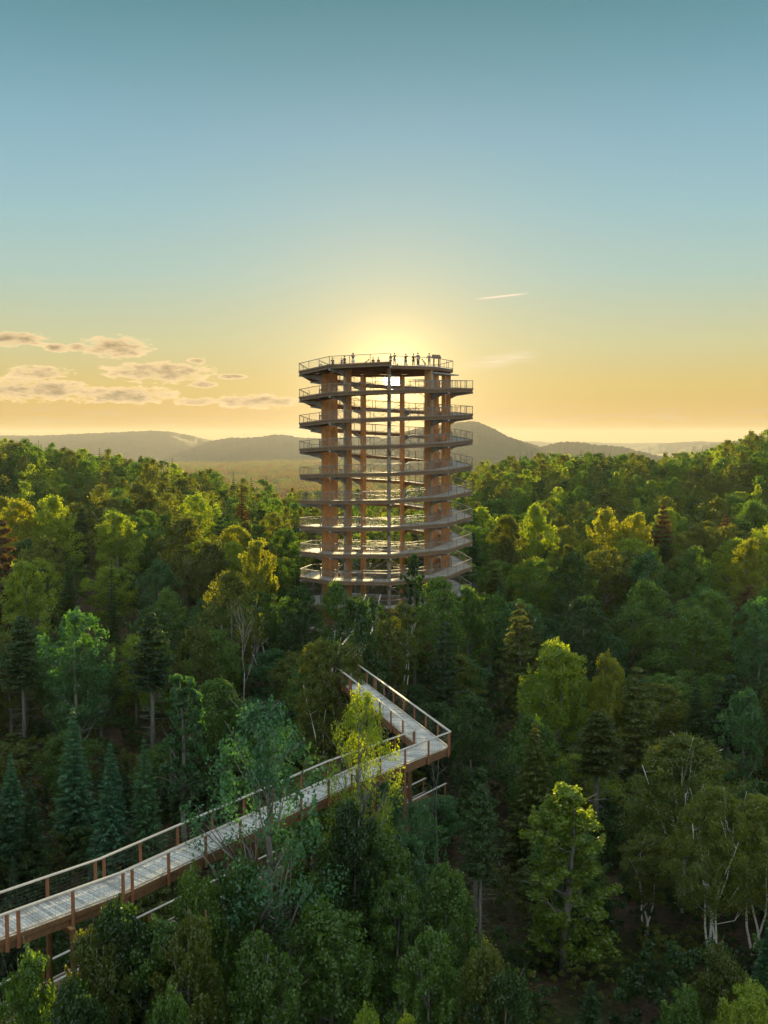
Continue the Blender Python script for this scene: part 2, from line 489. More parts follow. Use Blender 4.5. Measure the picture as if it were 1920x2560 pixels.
def leaf_quads(P, N, S, asp=.62, along=None):
    n = len(P)
    a = unit(np.cross(N, rdir(n))) if along is None else unit(along - N * np.sum(along * N, 1, keepdims=True))
    b = np.cross(N, a)
    s = S[:, None]
    c = (P - a * s * .5, P - b * s * asp * .5 - a * s * .08, P + a * s * .5, P + b * s * asp * .5 - a * s * .08)
    V = np.stack(c, 1).reshape(-1, 3)
    Q = np.arange(n * 4).reshape(-1, 4)
    return V, Q


def clump_leaves(cen, rad, nper, size, flat=.8, up=.25, spread=.95):
    """leaves around clump centres; cen (k,3), rad (k,)"""
    k = len(cen)
    idx = np.repeat(np.arange(k), nper)
    d = rdir(len(idx))
    rr = rng.uniform(0, 1, len(idx)) ** .45
    off = d * rr[:, None] * rad[idx][:, None]
    off[:, 2] *= flat
    P = cen[idx] + off
    N = unit(d * .8 + np.array([0, 0, up]) + rdir(len(idx)) * spread)
    S = size * rng.uniform(.65, 1.35, len(idx))
    ctint = rng.uniform(0, 1, k)
    tint = np.clip(.5 * ctint[idx] + .5 * rng.uniform(0, 1, len(idx)), 0, 1)
    return P, N, S, tint


def profile(kind, t):
    if kind == 'round': return np.sqrt(np.clip(1 - ((t - .48) / .54) ** 2, 0, 1))
    if kind == 'dome': return np.sqrt(np.clip(1 - ((t - .35) / .66) ** 2, 0, 1))
    if kind == 'column': return np.clip(1.15 * np.sqrt(np.clip(1 - ((t - .42) / .6) ** 2, 0, 1)), 0, 1) * (.82 + .18 * np.sin(t * 19))
    if kind == 'spire': return np.clip(1.05 - t, 0, 1) ** .75 * np.clip(t * 5 + .3, 0, 1)
    return 1 - t


def make_broad(name, H=14., W=7., base=.28, kind='round', K=85, nper=85, leaf=.26, cr=.85, shoots=0, lobes=6, bark=None, stems=1, airy=0., limbs=14):
    """broad-leaved tree; returns (trunk mesh, crown mesh)"""
    Rm = W / 2
    lob_a = rng.uniform(0, 2 * math.pi, lobes); lob_t = rng.uniform(.15, .85, lobes); lob_s = rng.uniform(.12, .32, lobes)
    cen = []
    while len(cen) < K:
        t = rng.uniform(0, 1) ** .85; a = rng.uniform(0, 2 * math.pi)
        r = profile(kind, np.array(t)) * (.78 + .08 * rng.normal())
        for la, lt, ls in zip(lob_a, lob_t, lob_s):
            r += ls * max(0, math.cos(a - la)) ** 3 * math.exp(-((t - lt) / .16) ** 2)
        q = rng.uniform(.25, 1) ** .5 if rng.uniform() < .8 else rng.uniform(0, .6)
        z = H * (base + (1 - base) * t * .97)
        cen.append((Rm * r * q * math.cos(a), Rm * r * q * math.sin(a), z))
    cen = np.array(cen)
    rad = cr * rng.uniform(.6, 1.3, K) * (W / 7) * (1.15 - .35 * (cen[:, 2] / H))
    P, N, S, T = clump_leaves(cen, rad, nper, leaf)
    if shoots:
        # upright leafy shoots standing out of the top of the crown
        for _ in range(shoots):
            a = rng.uniform(0, 2 * math.pi); q = rng.uniform(0, .95)
            t0 = rng.uniform(.62, .93) * (1 - .30 * q)
            r0 = Rm * profile(kind, np.array(t0)) * q
            p0 = np.array([r0 * math.cos(a), r0 * math.sin(a), H * (base + (1 - base) * t0)])
            L = rng.uniform(.9, 1.9); d = unit(np.array([math.cos(a) * .25 * q, math.sin(a) * .25 * q, 1.0]) + rng.normal(size=3) * .06)
            top = min(H, p0[2] + L * 1.0)
            n = int(nper * 1.1)
            s = rng.uniform(0, 1, n)
            w_ = (1.02 - s) * .42 + .08
            dd = rdir(n)
            PP = p0 + np.outer(s, d * L) + dd * w_[:, None] * rng.uniform(.3, 1, n)[:, None]
            PP[:, 2] = np.minimum(PP[:, 2], H + .2)
            P = np.vstack([P, PP]); N = np.vstack([N, unit(dd + np.array([0, 0, .5]) + rdir(n) * .5)])
            S = np.concatenate([S, leaf * rng.uniform(.7, 1.25, n)]); T = np.concatenate([T, np.clip(.35 + .65 * s * rng.uniform(.6, 1, n), 0, 1)])
    V, Q = leaf_quads(P, N, S)
    crown = np_mesh(name + '_crown', V, Q, [LEAF['green']], tint=T)
    mb = MB()
    tr = .016 * H
    order = np.argsort(cen[:, 2])
    for s_ in range(stems):
        sa = rng.uniform(0, 2 * math.pi); lean = 0 if stems == 1 else rng.uniform(.45, 1.0) * Rm * .78
        pts = []
        nseg = 9
        top_ = .93 if stems == 1 else rng.uniform(.74, .84)
        bend = rng.normal(size=2) * .25
        for k in range(nseg):
            q = k / (nseg - 1)
            off = lean * q ** 1.4
            wob = (.16 if stems == 1 else .34) * math.sin(q * 7 + s_ * 2)
            pts.append(Vector((math.cos(sa) * off + bend[0] * q + wob, math.sin(sa) * off + bend[1] * q + wob * .6, H * top_ * q - .4 * (k == 0))))
        rads = [max(.02, tr * (1 if stems == 1 else .46) * (1.12 - q / (nseg - 1)) ** 1.0) for q in range(nseg)]
        mb.tube(pts, rads, 7)
        # limbs reach from the stem out to clumps
        for _ in range(max(2, limbs // stems)):
            ci = order[int(rng.uniform(.05, 1) * (K - 1))]
            c_ = cen[ci]
            zt = max(H * base * .75, c_[2] - .45 * math.hypot(c_[0], c_[1]) - rng.uniform(.4, 1.5))
            f = min(.95, zt / (H * top_)); kk = f * (nseg - 1); k0 = min(nseg - 2, int(kk))
            a0 = pts[k0].lerp(pts[k0 + 1], kk - k0)
            c_ = Vector(c_)
            if (c_ - a0).length > Rm * 1.2: continue
            mid = a0.lerp(c_, .5) + Vector((0, 0, -.12 * (c_ - a0).length)) + Vector(rng.normal(size=3) * .12)
            r0 = rads[k0] * .5
            mb.tube([a0, mid, c_], [r0, r0 * .6, .015], 5)
            for _q in range(2):
                e = c_ + Vector(rng.normal(size=3) * .7); e.z = max(e.z, c_.z - .1)
                mb.tube([mid, mid.lerp(e, .55) + Vector((0, 0, .15)), e], [r0 * .4, r0 * .28, .01], 4)
    trunk = mb.mesh(name + '_trunk', bark or BARKG, True)
    return trunk, crown, H, W


def make_spruce(name, H=13., W=3.8, nwh=34, leaf=.34, base=.06, dens=1.0):
    P = []; N = []; S = []; A = []; T = []
    mb = MB()
    mb.tube([(0, 0, -.4), (0.03, 0, H * .5), (0, .02, H)], [.014 * H, .009 * H, .012], 7)
    for w in range(nwh):
        t = w / nwh
        z = H * (base + (1 - base) * t)
        L0 = W / 2 * (1 - t) ** .82 * (1.0 if t > .12 else .8 + 1.6 * t)
        nb = int(7 + 6 * (1 - t))
        ph = rng.uniform(0, 6.28)
        for b in range(nb):
            a = ph + 2 * math.pi * b / nb + rng.normal() * .18
            L = max(.12, L0 * rng.uniform(.68, 1.14))
            dr = rng.uniform(.10, .30)
            n = int(max(4, dens * (6 + 22 * L)))
            s = rng.uniform(.12, 1, n) ** .8
            wid = .30 * L * (1.05 - s) + .08
            lat = rng.uniform(-1, 1, n)
            ca, sa = math.cos(a), math.sin(a)
            x = s * L * ca - lat * wid * sa; y = s * L * sa + lat * wid * ca
            zz = z - dr * L * s * (1.3 - .6 * s) + .12 * L * s ** 3 + rng.normal(size=n) * .05
            P.append(np.stack([x, y, zz], 1))
            dirv = np.stack([ca - np.sign(lat) * sa * .6, sa + np.sign(lat) * ca * .6, np.full(n, -.12)], 1)
            A.append(unit(dirv + rng.normal(size=(n, 3)) * .2))
            N.append(unit(np.array([0, 0, 1.0]) + rng.normal(size=(n, 3)) * .38 + np.array([ca, sa, 0]) * .25))
            S.append(leaf * rng.uniform(.7, 1.3, n) * (.55 + .45 * min(1, L)))
            T.append(np.clip(.15 + .6 * s * rng.uniform(.6, 1.2, n) + .15 * rng.normal(), 0, 1))
            if w % 4 == 0 and b % 2 == 0: mb.tube([(0, 0, z), (ca * L * .8, sa * L * .8, z - dr * L * .8)], [.02, .006], 4)
    P = np.vstack(P); N = np.vstack(N); A = np.vstack(A); S = np.concatenate(S); T = np.concatenate(T)
    V, Q = leaf_quads(P, N, S, .36, A)
    return mb.mesh(name + '_trunk', BARK, True), np_mesh(name + '_crown', V, Q, [LEAF['deep']], tint=T), H, W


def make_pine(name, H=15., W=5.5, leaf=.30, base=.45, nper=46, bare=True):
    mb = MB()
    mb.tube([(0, 0, -.4), (.08, .03, H * .4), (-.05, .05, H * .75), (0, 0, H * .985)], [.015 * H, .0125 * H, .008 * H, .015], 8)
    cen = []; rad = []
    nwh = 13
    for w in range(nwh):
        t = w / (nwh - 1)
        z = H * (base + (1 - base) * t * .98)
        L0 = W / 2 * min(1, (1.03 - t) ** .62 * (0.72 + .6 * t if t < .4 else 1))
        nb = 6 if w < nwh - 2 else 4
        ph = rng.uniform(0, 6.28)
        for b in range(nb):
            a = ph + 2 * math.pi * b / nb + rng.normal() * .25
            L = max(.2, L0 * rng.uniform(.6, 1.15))
            e = Vector((math.cos(a) * L, math.sin(a) * L, z + .14 * L + rng.normal() * .1))
            m_ = Vector((math.cos(a) * L * .5, math.sin(a) * L * .5, z + .0 * L))
            mb.tube([(0, 0, z), m_, e], [.035, .025, .01], 4)
            for q in np.arange(.35, 1.02, .2):
                p = Vector((0, 0, z)).lerp(e, q)
                for _ in range(2):
                    cen.append((p.x + rng.normal() * .16 * L, p.y + rng.normal() * .16 * L, p.z + .1 + rng.normal() * .06)); rad.append(.30 + .10 * L)
    if bare:
        for w in range(16):
            z = H * (.16 + (base - .14) * w / 15)
            for b in range(3):
                a = rng.uniform(0, 6.28); L = W * .36 * rng.uniform(.5, 1.1) * (.55 + .6 * w / 15)
                m_ = Vector((math.cos(a) * L * .55, math.sin(a) * L * .55, z - .04 * L))
                e = Vector((math.cos(a) * L, math.sin(a) * L, z + rng.uniform(-.12, .06) * L))
                mb.tube([(0, 0, z), m_, e], [.028, .018, .006], 4)
                e2 = m_ + Vector((math.cos(a + .6) * L * .3, math.sin(a + .6) * L * .3, -.05)); mb.tube([m_, e2], [.012, .005], 3)
    cen = np.array(cen); rad = np.array(rad)
    P, N, S, T = clump_leaves(cen, rad, nper // 2, leaf, .42, 1.0, .6)
    V, Q = leaf_quads(P, N, S, .42)
    return mb.mesh(name + '_trunk', BARKG, True), np_mesh(name + '_crown', V, Q, [LEAF['olive']], tint=T), H, W


def make_bare(name, H=12., W=4., mat=None):
    mb = MB()
    def grow(p, d, L, r, lev):
        if lev == 0 or r < .008: return
        q = p + d * L * .5 + Vector(rng.normal(size=3) * .05 * L); e = p + d * L
        mb.tube([p, q, e], [r, r * .82, r * .62], 5 if lev > 2 else 3)
        for k in range(3 if lev > 2 else 2):
            a = (d + Vector(rng.normal(size=3) * .42) + Vector((0, 0, .12))).normalized()
            grow(e if k < 2 else q, a, L * rng.uniform(.55, .82), r * .58, lev - 1)
    mb.tube([(0, 0, -.4), (.1, 0, H * .25), (0, .1, H * .45)], [.09, .075, .06], 6)
    grow(Vector((0, .1, H * .45)), Vector((.1, 0, 1)).normalized(), H * .17, .058, 6)
    grow(Vector((0, .08, H * .38)), Vector((-.5, .2, 1)).normalized(), H * .15, .04, 5)
    return mb.mesh(name + '_trunk', mat or BARKG, True), None, H, W


PROTO = {
    # near, fine-leaved
    'maple_a': make_broad('maple_a', 14, 6.5, .18, 'dome', 200, 120, .20, .80, shoots=34, limbs=20),
    'maple_b': make_broad('maple_b', 14, 6.0, .16, 'round', 190, 120, .20, .80, shoots=28, limbs=20),
    'maple_c': make_broad('maple_c', 15, 4.8, .10, 'column', 190, 100, .21, .68, shoots=24, limbs=26),
    'maple_d': make_broad('maple_d', 14, 6.5, .30, 'dome', 120, 62, .145, .74, shoots=30, limbs=40),
    'birch_a': make_broad('birch_a', 14, 7.5, .33, 'dome', 300, 125, .16, .66, bark=BIRCH, stems=6, limbs=18, lobes=10),
    'birch_b': make_broad('birch_b', 14, 6.0, .34, 'round', 220, 120, .16, .68, bark=BIRCH, stems=3, limbs=14),
    'sapling': make_broad('sapling', 13, 4.0, .25, 'round', 110, 110, .20, .66, shoots=5, limbs=16),
    # middle distance
    'broad_a': make_broad('broad_a', 14, 8.0, .30, 'dome', 130, 95, .25, .95, limbs=12),
    'broad_b': make_broad('broad_b', 14, 7.0, .26, 'round', 120, 95, .25, .90, limbs=12),
    'broad_c': make_broad('broad_c', 15, 7.5, .30, 'dome', 100, 95, .25, .80, shoots=34, limbs=12),
    'broad_d': make_broad('broad_d', 14, 6.5, .34, 'round', 110, 90, .24, .80, lobes=9, shoots=10, limbs=14),
    'poplar_a': make_broad('poplar_a', 15, 4.5, .22, 'column', 100, 90, .23, .70, shoots=8, limbs=10),
    'birch_m': make_broad('birch_m', 14, 6.0, .45, 'dome', 110, 90, .20, .72, bark=BIRCH, stems=2, limbs=16),
    'spruce_a': make_spruce('spruce_a'),
    'spruce_b': make_spruce('spruce_b', 14, 4.6, 36, .36, .05),
    'spruce_c': make_spruce('spruce_c', 12, 3.2, 30, .32, .10, .85),
    'cedar': make_spruce('cedar', 12, 5.0, 30, .36, .04, 1.2),
    'pine_a': make_pine('pine_a'),
    'pine_b': make_pine('pine_b', 14, 5.0, .28, .55, 50),
    'pine_c': make_pine('pine_c', 13, 5.5, .30, .30, 50, False),
    'bare_a': make_bare('bare_a', 12, 4, DEADW),
    'bare_b': make_bare('bare_b', 10, 4, BARKG),
}
# ------------------------------------------------------------------ trees one by one
KINDS = {'maple': 'maple_tree', 'birch': 'birch_tree', 'sapling': 'young_tree', 'broad': 'broadleaf_tree', 'poplar': 'poplar_tree',
         'spruce': 'spruce_tree', 'cedar': 'cedar_tree', 'pine': 'pine_tree', 'bare': 'bare_tree'}
TREES = []      # (x, y, radius) of what stands already


def plant(proto, x, y, ztop, width, tone, label=None, rz=None, minh=5.0):
    tr, cr, H0, W0 = PROTO[proto]
    z0 = float(g(x, y)) - .1
    h = max(minh, ztop - z0)
    sz = h / H0; sx = width / W0
    k = KINDS[proto.split('_')[0]]
    o = link(k, None, None, (x, y, z0), rng.uniform(0, 6.28) if rz is None else rz)
    o.scale = (sx, sx, sz)
    o.empty_display_size = 1
    o['category'] = 'tree'
    t_ = link('trunk', tr, o)
    if cr is not None:
        c_ = link('crown', cr, o)
        s = c_.material_slots[0]; s.link = 'OBJECT'; s.material = LEAF[tone]
    TREES.append((x, y, width / 2))
    INFO.append(dict(o=o, k=k, tone=tone, x=x, y=y, label=label, h=h))
    return o


INFO = []
DS = 1920 / 1659.0


def hero(proto, u, v, y, w, tone, label, dx=0):
    """u, v: the tree's tip in the 1659-pixel-wide view of the photograph"""
    p = at(u * DS, v * DS, y)
    return plant(proto, p.x + dx, y, p.z, w, tone, label)


HEROES = [
    ('pine_b', 45, 1335, 100, 5.2, 'deep', 'tall sparse pine with long bare trunk at left edge of the dark stand'),
    ('pine_b', 325, 1330, 99, 5.4, 'deep', 'sparse dark pine with bare horizontal branches left of the white forked birch'),
    ('broad_d', 165, 1318, 94, 6.8, 'blue', 'bluish green broadleaf tree with spreading crown in the dark left stand'),
    ('sapling', 395, 1440, 80, 4.4, 'blue', 'slim young green tree with thin bare trunk behind the walkway'),
    ('spruce_a', 157, 1523, 80, 4.4, 'silver', 'tallest pointed spruce of the row left behind the walkway'),
    ('spruce_a', 237, 1600, 72, 4.2, 'silver', 'bright blue-green spruce with thin tip just behind the walkway'),
    ('spruce_c', 311, 1590, 73, 4.0, 'blue', 'dark narrow spruce right of the bright blue-green spruce'),
    ('spruce_b', 22, 1625, 74, 4.2, 'silver', 'spruce at the left edge of the photo above the walkway'),
    ('spruce_c', 62, 1665, 72, 3.4, 'deep', 'dark spruce close beside the spruce at left edge'),
    ('spruce_c', 28, 1850, 58, 2.6, 'deep', 'small spruce tip standing just behind the walkway railing at far left'),
    ('maple_d', 575, 1515, 48.6, 8.0, 'silver', 'tall loose green maple in front of the walkway with sunlit tip'),
    ('maple_d', 780, 1488, 57.5, 5.4, 'lime', 'maple with golden sunlit top in front of the walkway bend'),
    ('birch_b', 688, 1378, 88, 5.4, 'olive', 'white-stemmed birch clump left of the upper walkway'),
    ('birch_m', 745, 1395, 95, 4.4, 'olive', 'slender birch between birch clump and upper walkway'),
    ('poplar_a', 895, 1192, 129, 3.6, 'deep', 'tall narrow dark tree rising in front of the lowest tower ramps'),
    ('broad_b', 945, 1250, 121, 7.2, 'green', 'broad green tree directly in front of the tower base'),
    ('birch_m', 870, 1300, 116, 5.0, 'olive', 'birch with white forked trunk below the tower'),
    ('broad_c', 1010, 1265, 125, 6.0, 'green', 'leafy green tree at right corner of the tower base'),
    ('pine_c', 962, 1345, 103, 4.6, 'deep', 'dark pine right above the upper walkway'),
    ('broad_a', 722, 1258, 127, 5.6, 'green', 'round bushy tree at left corner of the tower base'),
    ('bare_a', 800, 1275, 114, 3.6, 'green', 'leafless white birch skeleton in front of the tower foot'),
    ('broad_b', 650, 1268, 122, 6.2, 'deep', 'dark green tree just left of the tower base'),
    ('bare_a', 525, 1255, 108, 3.8, 'green', 'dead white forked birch trunk standing above dark crowns left'),
    ('broad_a', 500, 1235, 124, 8.4, 'olive', 'wide olive tree below the bright yellow one left of tower'),
    ('broad_c', 555, 1165, 141, 7.4, 'gold', 'bright yellow sunlit tree left of the tower'),
    ('broad_a', 400, 1118, 166, 12.0, 'olive', 'big round golden-rimmed dome tree in the left middle'),
    ('broad_b', 455, 1170, 158, 8.0, 'olive', 'round olive tree tucked against right side of the big dome tree'),
    ('broad_c', 250, 1105, 170, 9.5, 'lime', 'spiky pale yellow-green tree in left middle distance'),
    ('broad_c', 110, 1070, 180, 10.5, 'lime', 'yellow-green sunlit tree in the left middle distance'),
    ('broad_b', 35, 1080, 178, 9.0, 'gold', 'yellow-topped round tree by the left edge of the photo'),
    ('broad_d', 425, 1068, 200, 9.0, 'lime', 'lime green sunlit tree below the left ridge end'),
    ('broad_a', 300, 1045, 225, 11.5, 'olive', 'large olive crown below the left ridge'),
    ('spruce_b', 147, 1185, 141, 5.2, 'deep', 'dark spruce between green crowns at left'),
    ('spruce_c', 240, 1203, 141, 3.6, 'deep', 'small dark spruce tip right of the larger dark spruce at left'),
    ('pine_c', 4, 1128, 132, 7.0, 'rust', 'brownish pine cut by the left edge of the photo'),
    ('broad_c', 50, 1210, 128, 7.6, 'lime', 'green tree with sunlit yellow top near the left edge'),
    ('spruce_c', 522, 1045, 232, 8.0, 'rust', 'reddish dark spruce standing out before the valley'),
    ('maple_a', 1203, 1383, 94, 7.4, 'lime', 'large maple with golden top shoots right of the forest path'),
    ('maple_b', 1315, 1408, 92, 4.0, 'gold', 'narrow sunlit golden maple right of the large maple'),
    ('pine_c', 1376, 1445, 91, 5.0, 'olive', 'golden-brown pine right of the two sunlit maples'),
    ('pine_b', 1293, 1540, 82, 5.4, 'olive', 'pine with bare lower branches and sunlit tip at right'),
    ('maple_c', 1222, 1692, 61, 5.9, 'lime', 'bright green slender maple in the right foreground'),
    ('birch_a', 1480, 1590, 70, 8.6, 'amber', 'large multi-stemmed white birch at right'),
    ('birch_a', 1545, 1700, 62, 5.8, 'amber', 'smaller yellow-green birch in front of the large white birch'),
    ('birch_b', 1640, 1715, 63, 5.0, 'amber', 'birch at the right edge of the photo'),
    ('broad_d', 1640, 1295, 110, 6.4, 'blue', 'bluish tree with leaning trunk at right edge'),
    ('broad_c', 1612, 1488, 88, 5.0, 'blue', 'blue-green pointed tree near the right edge above the birches'),
    ('broad_a', 1500, 1318, 120, 10.0, 'green', 'wide round green tree in the right middle'),
    ('broad_a', 1400, 1255, 132, 8.0, 'green', 'rounded green tree above the wide round one at right'),
    ('broad_b', 1265, 1290, 116, 7.6, 'deep', 'dark umbrella-shaped tree with pale stems right of the path'),
    ('broad_c', 1620, 1163, 152, 7.0, 'gold', 'bright yellow tree near the right edge'),
    ('broad_c', 1310, 1098, 180, 9.0, 'gold', 'left of two golden trees on the right middle slope'),
    ('broad_c', 1375, 1108, 178, 8.0, 'gold', 'right of two golden trees on the right middle slope'),
    ('broad_c', 1160, 1088, 176, 8.0, 'lime', 'sunlit lime tree right of the tower'),
    ('broad_b', 1095, 1115, 172, 7.0, 'olive', 'olive-brown tree close right of the tower'),
    ('pine_c', 1432, 1095, 190, 5.6, 'rust', 'rust-brown conifer beside the golden trees'),
    ('broad_a', 1400, 1195, 150, 8.0, 'blue', 'blue-green dome tree below the golden trees'),
    ('broad_b', 1240, 1195, 142, 7.4, 'deep', 'dark round tree between golden trees and path'),
    ('bare_b', 1245, 1240, 120, 5.0, 'green', 'grey leafless tree in front of dark crowns right of tower'),
    ('bare_b', 945, 1545, 72, 3.4, 'green', 'grey leafless tree rising behind the walkway corner'),
    ('broad_d', 1020, 1500, 84, 4.4, 'deep', 'grey-green small tree right behind the walkway corner'),
    ('poplar_a', 1030, 1655, 68, 3.6, 'deep', 'dark columnar tree right of the walkway corner'),
    ('cedar', 1155, 1555, 76, 5.6, 'olive', 'dense dark brownish cedar right of the forest path'),
    ('maple_a', 700, 1945, 46, 5.6, 'green', 'broad green tree in the centre foreground'),
    ('maple_b', 858, 1895, 50, 3.8, 'green', 'upright-shooted green maple in the centre foreground'),
    ('maple_a', 962, 1870, 51, 4.2, 'green', 'spiky green maple at right end of the foreground group'),
    ('maple_b', 520, 1845, 48, 3.8, 'green', 'spiky green maple directly below the walkway'),
    ('maple_a', 420, 1870, 46, 3.6, 'green', 'green shrubby tree touching the near walkway railing'),
    ('maple_b', 760, 1735, 53, 4.2, 'deep', 'green tree whose top reaches the walkway deck near its middle'),
    ('maple_b', 870, 1790, 56, 4.0, 'blue', 'bluish green tree below the walkway near its bend'),
    ('maple_a', 255, 1945, 43, 4.2, 'deep', 'dark green tree below the walkway at left'),
    ('maple_b', 60, 2050, 39, 3.4, 'green', 'green tree under the walkway at lower left corner'),
    ('maple_b', 410, 1975, 42, 3.6, 'olive', 'olive tree in the left foreground below the walkway'),
    ('maple_b', 335, 1985, 43, 4.6, 'green', 'green tree covering the lower boardwalk right of the dark green one'),
    ('maple_b', 195, 2010, 41, 3.6, 'olive', 'olive tree under the walkway hiding part of the lower boardwalk'),
    ('maple_d', 905, 1735, 58.5, 4.8, 'blue', 'loose bluish maple under the walkway bend'),
    ('maple_b', 815, 1775, 54.0, 4.4, 'green', 'bushy green maple left of the walkway bend supports'),
    ('broad_d', 806, 1292, 110, 4.0, 'deep', 'small dark tree standing before the tower entrance'),
    ('maple_a', 160, 2110, 37, 3.4, 'deep', 'dark leafy tree at the bottom left'),
    ('maple_b', 560, 2020, 42, 4.0, 'green', 'round green tree left of the broad foreground tree'),
    ('maple_a', 370, 2130, 36, 2.8, 'green', 'pale-topped green tree at the bottom edge left'),
    ('maple_a', 790, 2172, 37, 2.6, 'lime', 'yellow-green tip at the bottom edge of the photo'),
    ('maple_b', 875, 2190, 37, 1.8, 'lime', 'small yellow-green tip at the bottom edge right of the larger'),
    ('maple_a', 1050, 2030, 43, 3.2, 'olive', 'olive foreground tree beside the dark gap'),
    ('maple_b', 930, 2010, 44, 3.8, 'green', 'green tree at right of foreground centre'),
    ('maple_b', 1560, 2040, 46, 3.0, 'olive', 'olive sapling at the bottom right'),
    ('maple_a', 1620, 2120, 43, 3.4, 'lime', 'light green tree in the bottom right corner'),
    ('maple_a', 1480, 2130, 44, 2.8, 'green', 'green bush-like tree at the bottom right'),
    ('broad_d', 1100, 2100, 42, 3.0, 'deep', 'dark small tree at the bottom beside the dark gap'),
    ('birch_b', 1400, 1800, 66, 4.0, 'olive', 'dark birch between the bright maple and the large birch'),
    ('broad_b', 768, 1292, 96.5, 6.2, 'deep', 'dark green tree hiding the upper end of the walkway'),
    ('broad_d', 838, 1335, 104, 5.2, 'olive', 'olive tree right behind the end of the visible upper walkway'),
    ('birch_b', 742, 1385, 87.5, 5.6, 'olive', 'small birch at the left end of the upper walkway'),
    ('pine_b', 1040, 1700, 60, 3.0, 'deep', 'dark slim pine right below the walkway corner'),
]
# walkway, as seen from above (x, y) of its centre line; deck height
WALK = [(-31.0, 27.6, -21.3), (-16.6, 42.0, -21.2), (-12.8, 46.0, -21.2), (-2.7, 60.6, -21.2), (3.4, 67.8, -21.2), (-1.8, 83.4, -21.2), (-4.0, 90.2, -21.3), (-2.4, 106.0, -21.8), (-1.5, 138.0, -22.6)]
LOWWALK = [(-27.0, 41.5, -30.3), (-19.6, 51.0, -30.2), (4.4, 83.0, -30.0)]


def dist_poly(x, y, poly):
    best = 1e9
    for a, b in zip(poly, poly[1:]):
        ax, ay, bx, by = a[0], a[1], b[0], b[1]
        t = max(0, min(1, ((x - ax) * (bx - ax) + (y - ay) * (by - ay)) / ((bx - ax) ** 2 + (by - ay) ** 2)))
        best = min(best, math.hypot(x - ax - t * (bx - ax), y - ay - t * (by - ay)))
    return best


for h_ in HEROES: hero(*h_)
SEEN = []
for (pr_, hu_, hv_, hy_, hw_, _t1, _l1) in HEROES:
    if hy_ > 175: continue
    hpx = 14 / hy_ * F
    fr_ = 1.0 if pr_ == 'maple_c' else .75 if pr_.startswith(('bare', 'spruce', 'pine_b', 'maple_c', 'sapling')) else .62 if pr_.startswith('birch') else .5
    SEEN.append((pr_, hu_ * DS, hv_ * DS, hy_, hw_, fr_ * hpx))
TC = (0.24, 150.0)
LANE = [(7.4, 62), (8.6, 80), (11, 100), (16, 135)]
WALKPIX = [proj(Vector(p)) for p in WALK]


def fill(ymin, ymax, umax, spacing, n_try, maxn):
    cnt = 0
    for _ in range(n_try):
        if cnt >= maxn: break
        y = math.sqrt(rng.uniform(ymin ** 2, ymax ** 2)); u = rng.uniform(-umax, umax); x = u * y
        sp = spacing * rng.uniform(.85, 1.2)
        if any((x - a) ** 2 + (y - b) ** 2 < (sp * .55 + r * .62) ** 2 for a, b, r in TREES): continue
        if math.hypot(x - TC[0], y - TC[1]) < 14.5: continue
        if dist_poly(x, y, WALK) < 2.6: continue
        if dist_poly(x, y, LANE) < 2.4: continue
        if x < -6 and y < 84 and y > 1.28 * x + 62.5 and x / y > -.40: continue      # the row of spruces stands free here
        h = rng.uniform(11.5, 15.5) * (1 if y > 75 else .82)
        zt = float(g(x, y)) + h
        pu, pv = proj((x, y, zt))
        # keep the walkway open to view
        for (a, b) in zip(WALK[:6], WALK[1:7]):
            (au, av), (bu, bv) = proj(a), proj(b)
            lo, hi = min(au, bu), max(au, bu)
            if lo - 60 < pu < hi + 60 and hi - lo > 1:
                q = (pu - au) / (bu - au); q = max(0, min(1, q)); wv = av + (bv - av) * q; wy = a[1] + (b[1] - a[1]) * q
                if y < wy and pv < wv + 30:
                    zt = min(zt, at(pu, wv + rng.uniform(40, 160), y).z)
        # keep the trees one can point at in view
        hidden = False
        for (hp, hu, hv, hy, hw, keep) in SEEN:
            if y < hy - .5 and abs(pu - hu) < (hw / 2 / hy + spacing * .45 / y) * F and pv < hv + keep:
                zn = at(pu, hv + keep + rng.uniform(0, 60), y).z
                zt = min(zt, zn)
        # keep the lower tower storeys open
        if y < TC[1] and abs(pu - 964) < 240 and pv < 1460: zt = min(zt, at(pu, rng.uniform(1440, 1510), y).z)
        h = zt - float(g(x, y))
        if h < 5: continue
        r_ = rng.uniform()
        if y < 75:
            h = max(h, 7)
            pr = rng.choice(['maple_a', 'maple_b', 'sapling', 'birch_b', 'maple_c', 'spruce_a', 'pine_b'], p=[.34, .30, .06, .08, .10, .07, .05])
        else:
            left = x < -8
            pr = rng.choice(['broad_a', 'broad_b', 'broad_c', 'broad_d', 'poplar_a', 'birch_m', 'spruce_a', 'spruce_c', 'pine_a', 'pine_c', 'cedar'],
                            p=[.19, .17, .10, .15, .05, .08, .08, .05, .06, .05, .02])
        pr = str(pr)
        if pr.startswith(('spruce', 'cedar')): w = rng.uniform(3.4, 5.0); tone = rng.choice(['deep', 'blue'], p=[.6, .4]); h *= 1.08
        elif pr.startswith('pine'): w = rng.uniform(4.2, 6); tone = rng.choice(['deep', 'olive', 'rust'], p=[.55, .38, .07])
        else:
            w = rng.uniform(.9, 1.25) * spacing * (1.0 if pr[0] != 'p' else .7)
            tone = rng.choice(['green', 'deep', 'olive', 'blue', 'lime', 'gold'], p=[.36, .24, .17, .12, .08, .03] if y < 150 else [.26, .14, .28, .05, .20, .07])
        plant(pr, x, y, float(g(x, y)) + h, w, str(tone))
        cnt += 1
    return cnt


fill(34, 75, .46, 6.0, 3000, 42)
fill(75, 130, .44, 6.0, 4000, 95)
fill(130, 215, .42, 7.6, 6000, 135)

